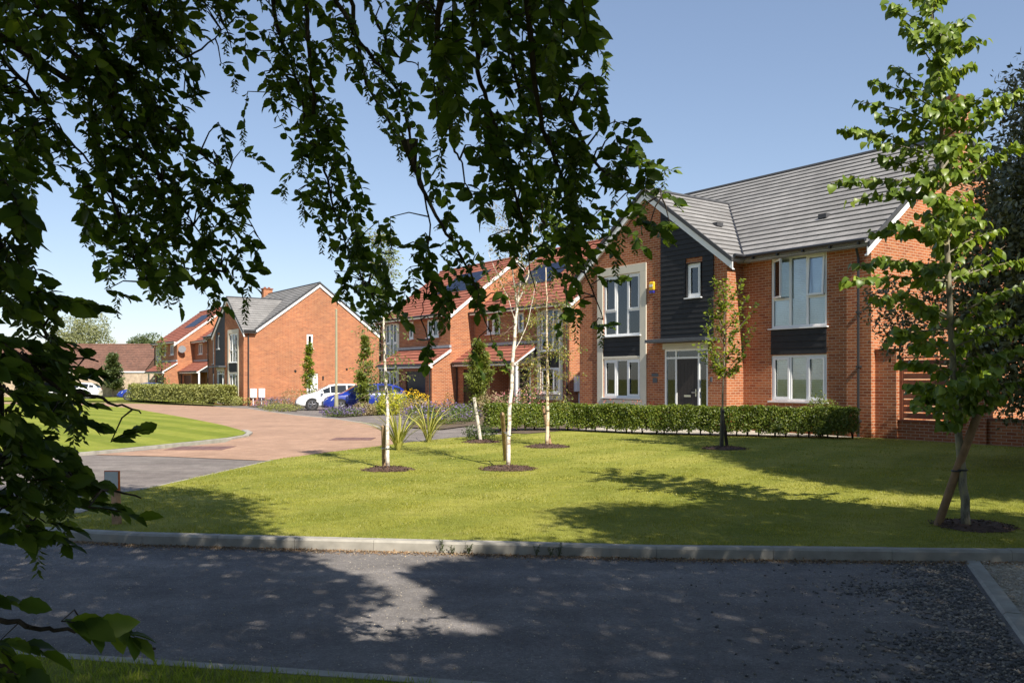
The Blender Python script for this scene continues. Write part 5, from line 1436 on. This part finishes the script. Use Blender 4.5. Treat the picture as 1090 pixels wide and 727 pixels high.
def tree_from_points(name, label, base, X, size, mat, per=5, spread=.14, H=9, r=.3):
    t = thing(name, label, 'tree', base); o = np.array(base, float)
    X = X - o; n = len(X)
    P = np.repeat(X, per, 0) + rng.normal(0, spread, (n * per, 3))
    k = len(P)
    G = P + o; vis = (G[:, 1] > .05) & (np.abs(G[:, 0]) < .64 * G[:, 1] + .15) & (G[:, 2] - EYE < .46 * G[:, 1] + .15)
    P = P[~vis]; G = G[~vis]; hz = G[:, 2] + .12; P = P[~inside(gapP, np.column_stack([G[:, 0] - kx * hz, G[:, 1] - ky * hz]))]; k = len(P)
    leaves('crown', T_MID, P, rdir(k) + [0, 0, -.3], norm(rng.normal(0, .6, (k, 3)) + [SUN.x * .5, SUN.y * .5, 1.0]), size * rng.uniform(.7, 1.2, k), M[mat], t)
    m = MB(); m.tube([(0, 0, -.2), (.05, .05, 1.5), (0, .1, 3.2), (.1, 0, H * .8)], [r, r * .8, r * .7, r * .15], 12)
    for i in range(26):
        q = X[rng.integers(0, n)]; 
        S = np.array([0, 0.05, 2.6 + 3 * rng.uniform()]); mid = (S + q) / 2 + [0, 0, .5]
        ok = True
        for f in np.linspace(0, 1, 12):
            b_ = (S * (1 - f) ** 2 + 2 * mid * f * (1 - f) + q * f * f) + o
            if b_[1] > 0 and abs(b_[0]) < .72 * b_[1] + .2 and b_[2] - EYE < .5 * b_[1] + .3: ok = False
        b_ = mid + o
        if b_[1] > 0 and b_[2] - EYE < .5 * b_[1] + .4 and abs(b_[0]) < .75 * b_[1] + .3: ok = False
        if not ok: continue
        m.tube([S, mid, q], [r * .22, r * .12, .012], 6)
    return t, m
road_shade = [(-9, -1.5), (9, -1.5), (9, 7.75), (1.2, 7.72), (.2, 7.62), (-.6, 7.75), (-1.6, 7.5), (-2.2, 7.9), (-2.9, 9.2), (-3.3, 10.6), (-4.2, 11.6), (-6.5, 12.2), (-9, 11)]
gapP = [(-1.9, 7.95), (-1.6, 7.35), (-1.2, 6.95), (-.93, 6.45), (-.88, 6.1), (-1.12, 5.75), (-1.1, 5.35), (-.8, 5.2), (-.6, 5.45), (-.2, 5.4), (-.05, 5.6), (-.45, 5.85), (-.62, 6.2), (-.6, 6.6), (-.95, 7.0), (-.85, 7.4), (-.4, 7.7), (-.5, 8.0)]
chinks = [[(x, y) for x, y in ((cx - w, cy), (cx, cy - h), (cx + w, cy), (cx, cy + h))] for cx, cy, w, h in ((-2.55, 7.6, .3, .12), (.75, 6.95, .28, .14), (.3, 6.1, .2, .08), (2.5, 7.35, .3, .08), (-3.9, 10.2, .4, .07), (-4.6, 9.5, .4, .06), (-5.0, 11.1, .5, .12), (-2.1, 6.6, .2, .08), (-4.1, 7.7, .2, .08))]
XA = canopy([road_shade], [gapP] + chinks + [[(.2, 1), (12, 1), (12, 9), (-.5, 9), (-.5, 7.6), (-.1, 6.0), (-.1, -3)]], 4.2, 9.5, 62000, .1, .3, 1)
XB = canopy([[(-.1, -1.5), (9, -1.5), (9, 7.75), (1.2, 7.75), (-.5, 7.7), (-.3, 5.5)], [(1.0, 7.9), (.75, 8.8), (.55, 9.7), (1.2, 10.1), (2.1, 9.95), (2.9, 10.8), (3.6, 10.3), (4.3, 10.1), (5.2, 9.7), (6.5, 9.1), (9, 8.4), (9, 7.5), (1.2, 7.6)]], [gapP] + chinks, 4.4, 10, 42000, .1, .4, 2)
XC = canopy([[(3.9, 23), (3.95, 18), (4.15, 14.6), (4.5, 12.6), (5.1, 11.5), (6.0, 10.9), (7.5, 10.4), (15, 9.5), (15, 18), (9.6, 20.6), (8.6, 20.9), (6, 22)]], [], 4.0, 12.5, 42000, .1, .5, 3)
hb_base = (-3.7, -1.4, -.1)
hb, hm = tree_from_points('hornbeam_tree', 'old hornbeam overhead whose drooping leafy branches frame the upper left of the view', hb_base, XA, .11, 'hornbeam', 5, .17, 8.5, .32)
t2, m2 = tree_from_points('hornbeam_tree', 'second hornbeam standing over the road at the right, out of the picture', (5.6, -1.8, -.1), XB, .11, 'hornbeam', 4, .17, 9, .3)
m2.build('trunk', M['bark'], t2)
t3, m3 = tree_from_points('roadside_tree', 'tall tree outside the right edge that shades the lawn by the hedge', (10.6, 5.6, -.1), XC, .13, 'hornbeam', 4, .2, 12, .35)
m3.build('trunk', M['bark'], t3)

# ------------------------------------------------------------------ the foreground branches of the hornbeam
BR = [  # (points px, depth start, depth end)
 ([(-40, 20), (0, 60), (40, 105), (60, 135), (100, 180), (130, 215)], 2.7, 3.2),
 ([(30, -14), (60, 40), (100, 75), (120, 110), (150, 160), (200, 230), (240, 290)], 2.6, 3.4),
 ([(60, -14), (110, 50), (125, 75), (160, 115), (200, 150), (240, 190), (280, 260)], 2.8, 3.6),
 ([(95, 100), (105, 150), (110, 175), (130, 240), (150, 300)], 2.9, 3.3),
 ([(140, -14), (170, 30), (200, 60), (240, 30)], 3.0, 3.4),
 ([(287, -14), (298, 40), (318, 90), (325, 150), (335, 200)], 3.5, 3.9),
 ([(324, -14), (330, 60), (333, 110), (340, 150), (350, 200), (372, 270), (400, 320), (425, 345)], 3.4, 4.2),
 ([(352, -14), (380, 40), (400, 65), (425, 100), (435, 140), (447, 190), (457, 240), (455, 300), (448, 340)], 3.3, 3.9),
 ([(370, -14), (385, 65), (400, 110), (430, 150), (445, 185)], 3.5, 3.9),
 ([(380, -14), (400, 20), (420, 55), (445, 70)], 3.6, 3.6),
 ([(500, -14), (505, 40), (515, 100), (545, 190), (560, 260), (570, 310)], 2.1, 3.6),
 ([(600, -14), (590, 80), (620, 150), (640, 180), (670, 195), (704, 210)], 2.3, 3.4),
 ([(560, -14), (575, 120), (600, 200), (620, 280), (642, 340)], 2.3, 3.7),
 ([(470, -14), (465, 60), (480, 150), (490, 170)], 2.2, 2.7),
 ([(540, -14), (545, 60), (560, 140), (580, 240)], 2.4, 3.5),
 ([(440, 180), (470, 240), (500, 290), (520, 350)], 3.7, 3.9),
 ([(-40, 330), (20, 380), (60, 410), (110, 425), (150, 440)], 1.9, 2.3),
 ([(-40, 420), (30, 480), (80, 510), (150, 530)], 1.8, 2.3),
 ([(-40, 200), (0, 260), (30, 320), (60, 370), (105, 385)], 2.0, 2.3),
 ([(-40, 640), (10, 660), (60, 668), (120, 676), (165, 690)], 1.15, 1.35),
 ([(-50, 250), (-5, 400), (10, 500), (30, 560)], 1.9, 2.0),
 ([(-50, 700), (0, 706), (20, 716)], 1.1, 1.15),
]
DENS = """
9887 9988 5586 5479 9999 9410
8568 9973 5666 5589 9999 8300
7489 8862 5776 6648 9999 7200
7579 9873 2776 5558 9998 6200
8658 9851 3477 3666 9999 8400
9858 9974 1057 1565 6987 7641
9668 8887 3057 2344 3887 7673
8347 7888 6137 5113 2598 8622
8237 8888 5215 7304 3289 9742
7116 8887 6104 8526 4258 8421
8302 4876 4320 7857 5314 6400
9740 1112 1000 4767 7201 2000
9853 0000 0000 0234 3300 0000
9765 0000 0000 0000 0000 0000
8754 2000 0000 0000 0000 0000
9631 1000 0000 0000 0000 0000
9864 1000 0000 0000 0000 0000
9765 3200 0000 0000 0000 0000
7642 0000 0000 0000 0000 0000
2210 0000 0000 0000 0000 0000
1100 0000 0000 0000 0000 0000
4432 0000 0000 0000 0000 0000
6555 3000 0000 0000 0000 0000
4101 1000 0000 0000 0000 0000
""".split('\n')[1:-1]
DENS = [[int(c) for c in r.replace(' ', '')] for r in DENS]
bm_ = hm
SEG = []                                          # (px, py, depth, flow) samples along the branches
hub = Vector((-2.2, .4, 4.6))
for i, (pts, d0, d1) in enumerate(BR):
    n = len(pts); W = []
    for j, (x, y) in enumerate(pts):
        dd = d0 + (d1 - d0) * j / (n - 1)
        W.append(at(x, y, dd))
    # smooth resample
    Q = []
    for j in range(n - 1):
        p0, p1, p2, p3 = W[max(j - 1, 0)], W[j], W[j + 1], W[min(j + 2, n - 1)]
        for s in range(6):
            t_ = s / 6
            Q.append(.5 * ((2 * p1) + (p2 - p0) * t_ + (2 * p0 - 5 * p1 + 4 * p2 - p3) * t_ ** 2 + (3 * p1 - p0 - 3 * p2 + p3) * t_ ** 3) + Vector(rng.normal(0, .0035, 3)))
    Q.append(W[-1])
    for j in range(len(Q)):
        p = Q[j]; q = Q[min(j + 1, len(Q) - 1)] - Q[max(j - 1, 0)]
        SEG.append((CX + p.x / p.y * F, HY - (p.z - EYE) / p.y * F, p.y, *q.normalized(), *p))
    # link to the tree, above or beside the picture
    f = Q[0]
    if i == 15: lead = [Q[0] + Vector((-.02, -.01, .12))]
    elif pts[0][1] < 0:
        up = Vector((f.x - .3, f.y - .5, f.z + .9)); lead = [Vector((-2.4, .0, 4.4)), Vector((f.x * .5 - 1.4, f.y * .35, max(4.7, f.z + 1.5))), up]
    else:
        lead = [Vector((-3.5, -.6, f.z + 1.0)), Vector((f.x * .8 - 1.2, f.y * .45, f.z + .55))]
    lead = [Vector(p) for p in lead]
    allq = lead + Q; k = len(allq)
    r0 = .010 if d0 > 1.5 else .005
    hm.tube([p - Vector(hb_base) for p in allq], [max(.0018, (.03 * (1 - a / 3) + r0) if a < len(lead) else r0 * (1 - .85 * (a - len(lead)) / (k - len(lead)))) for a in range(k)], 7)
SEG = np.array(SEG)
HB = Vector(hb_base)
LP, LT, LN, LS, CP, CT, CN, CS = [], [], [], [], [], [], [], []
def spray(px_, py_, small=1.0):
    d2 = (SEG[:, 0] - px_) ** 2 + (SEG[:, 1] - py_) ** 2
    j = int(np.argmin(d2)); s = SEG[j]
    far = min(1.0, math.sqrt(d2[j]) / 60)
    if py_ > 600: px_ -= 12
    D = max(1.05, s[2] + random.gauss(0, .16) * (.5 + far))
    c = np.array(at(px_, py_, D)); a = s[6:9]; flow = s[3:6]
    left = px_ < 190 and py_ > 300
    if left: dr = np.array([1.0, .1, -.18]) + rng.normal(0, .28, 3)
    else: dr = flow * .8 + np.array([.25, 0, -.25]) + rng.normal(0, .5, 3)
    dr /= np.linalg.norm(dr)
    L = (random.uniform(.07, .14) if D > 1.6 else random.uniform(.06, .11)) * (D / 3) ** .5
    S = c - dr * L * .5
    nl = random.randint(9, 13); pts = []
    for i in range(5):
        f = i / 4; pts.append(S + dr * L * f + np.array([0, 0, -.25 * L * f * f]))
    if px_ < 0 or py_ < -20:                      # keep the sunlit gap on the road open
        hz = c[2] + .12; hx, hy = c[0] - kx * hz, c[1] - ky * hz
        if inside(gapP, np.array([[hx, hy]]))[0] or (hy > 7.8 and not inside(road_shade, np.array([[hx, hy]]))[0]): return
    if math.sqrt(d2[j]) * D / F < .45:            # twig back to its branch
        mid = (a + S) / 2 + np.array([0, 0, .02])
        hm.tube([Vector(a) - HB, Vector(mid) - HB, Vector(S) - HB] + [Vector(p) - HB for p in pts[1:]], [q_ * (.45 if D < 1.6 else 1) for q_ in (.0035, .0026, .002, .0018, .0015, .0012, .001)], 4, cap=False)
    sd = np.cross(dr, [0, 0, 1]); sd /= np.linalg.norm(sd) + 1e-9
    view = c / np.linalg.norm(c)
    for i in range(nl):
        f = (i + .4) / nl; k = f * 4; i0 = min(3, int(k)); p = pts[i0] + (pts[i0 + 1] - pts[i0]) * (k - i0)
        sgn = 1 if i % 2 else -1
        if left: tip = dr * .9 + sd * sgn * .45 + np.array([0, 0, -.22]) + rng.normal(0, .2, 3); nr = np.array([0, 0, 1.]) + rng.normal(0, .32, 3) - view * .2
        else: tip = dr * .5 + sd * sgn * .9 + np.array([0, 0, -.1]) + rng.normal(0, .28, 3); nr = np.array([0, 0, .55]) - view * .55 + rng.normal(0, .55, 3)
        LP.append(p); LT.append(tip); LN.append(nr); LS.append(random.choice((.65, .85, 1, 1.1, 1.3)) * random.uniform(.033, .056) * small * (.78 if D < 1.5 else 1.0))
    LP.append(pts[-1]); LT.append(dr + rng.normal(0, .15, 3)); LN.append(np.array([0, 0, .6]) - view * .4 + rng.normal(0, .4, 3)); LS.append(random.uniform(.04, .062) * small)
    if random.random() < .5 and D > 1.5 and not (px_ > 90 and py_ > 370):         # hanging fruit cluster
        p0 = pts[random.randint(2, 4)]; l = random.uniform(.06, .11)
        for i in range(22):
            f = i / 22; q = p0 + np.array([0, 0, -l * f - .005]); a_ = i * 2.4
            CP.append(q); CT.append([math.cos(a_), math.sin(a_), -.75]); CN.append(rng.normal(0, 1, 3)); CS.append(random.uniform(.024, .036) * (1 - .4 * f))
for r in range(24):
    for c_ in range(24):
        v = DENS[r][c_]
        if not v: continue
        D = SEG[int(np.argmin((SEG[:, 0] - c_ * 30 - 15) ** 2 + (SEG[:, 1] - r * 30 - 15) ** 2)), 2]
        nexp = (2.9 if c_ > 8 else 3.8) * (v / 9) ** 1.5 * (1.18 if v > 7 and c_ < 9 else 1) * (D / 3.0) ** 1.6
        if r >= 20: nexp = 1.7 * (v / 9)
        elif r >= 10 and c_ < 3: nexp *= 1.8
        if v < 4 and r < 20: nexp *= .6
        if v >= 7 and 5 <= r < 12 and c_ > 10: nexp *= 1.5
        n_ = int(nexp) + (random.random() < nexp - int(nexp))
        for _ in range(n_): spray(c_ * 30 + random.uniform(0, 30), r * 30 + random.uniform(0, 30) - ((24 if c_ > 8 else 18) if r < 12 else 0))
# off-frame continuation of the branches, to the left and above
for _ in range(260):
    if random.random() < .5: spray(random.uniform(-170, -10), random.uniform(-60, 540))
    else: spray(random.uniform(-150, 660), random.uniform(-190, -25))
for x, y in ((668, 228), (690, 236), (702, 246), (676, 250), (712, 207), (640, 345), (612, 330)): spray(x, y)
hm.build('trunk', M['bark'], hb)
o3 = np.array(hb_base)
leaves('hanging_foliage', T_NEAR, np.array(LP) - o3, np.array(LT), np.array(LN), np.array(LS), M['hornbeam'], hb)
leaves('fruit_clusters', T_NARROW, np.array(CP) - o3, np.array(CT), np.array(CN), np.array(CS), M['catkin'], hb, wid=1.3)

# ------------------------------------------------------------------ light, sky, camera
w = bpy.data.worlds.new('World'); SC.world = w; w.use_nodes = True; nt = w.node_tree
sky = nt.nodes.new('ShaderNodeTexSky'); sky.sky_type = 'NISHITA'; sky.sun_disc = False
sky.sun_elevation = EL; sky.sun_rotation = math.atan2(SUN.x, SUN.y); sky.air_density = 1.0; sky.dust_density = 0.25; sky.ozone_density = 2.2
bg = nt.nodes['Background']; bg.inputs[1].default_value = .125
gm_ = nt.nodes.new('ShaderNodeGamma'); gm_.inputs[1].default_value = .72; nt.links.new(sky.outputs[0], gm_.inputs[0])
tn = nt.nodes.new('ShaderNodeMix'); tn.data_type = 'RGBA'; tn.blend_type = 'MULTIPLY'; tn.inputs[0].default_value = 1; tn.inputs[7].default_value = (.97, .975, 1.05, 1)
nt.links.new(gm_.outputs[0], tn.inputs[6]); nt.links.new(tn.outputs[2], bg.inputs[0])
sl_ = bpy.data.lights.new('sun', 'SUN'); sl_.energy = 5.0; sl_.angle = R(.53); sl_.color = (1, .93, .82)
so_ = bpy.data.objects.new('sun', sl_); COL.objects.link(so_); so_.rotation_euler = (-SUN).to_track_quat('-Z', 'Y').to_euler()
cam = bpy.data.cameras.new('camera'); co = bpy.data.objects.new('camera', cam); COL.objects.link(co)
co.location = (0, 0, EYE); co.rotation_euler = (R(90), 0, 0); cam.sensor_width = 36; cam.lens = F / 1090 * 36
cam.shift_y = (HY - 363.5) / 1090; cam.clip_start = .05; cam.clip_end = 3000
SC.camera = co
SC.view_settings.view_transform = 'Standard'; SC.view_settings.look = 'None'; SC.view_settings.exposure = 0.85; SC.view_settings.gamma = 1
SC.cycles.max_bounces = 8; SC.cycles.transparent_max_bounces = 16
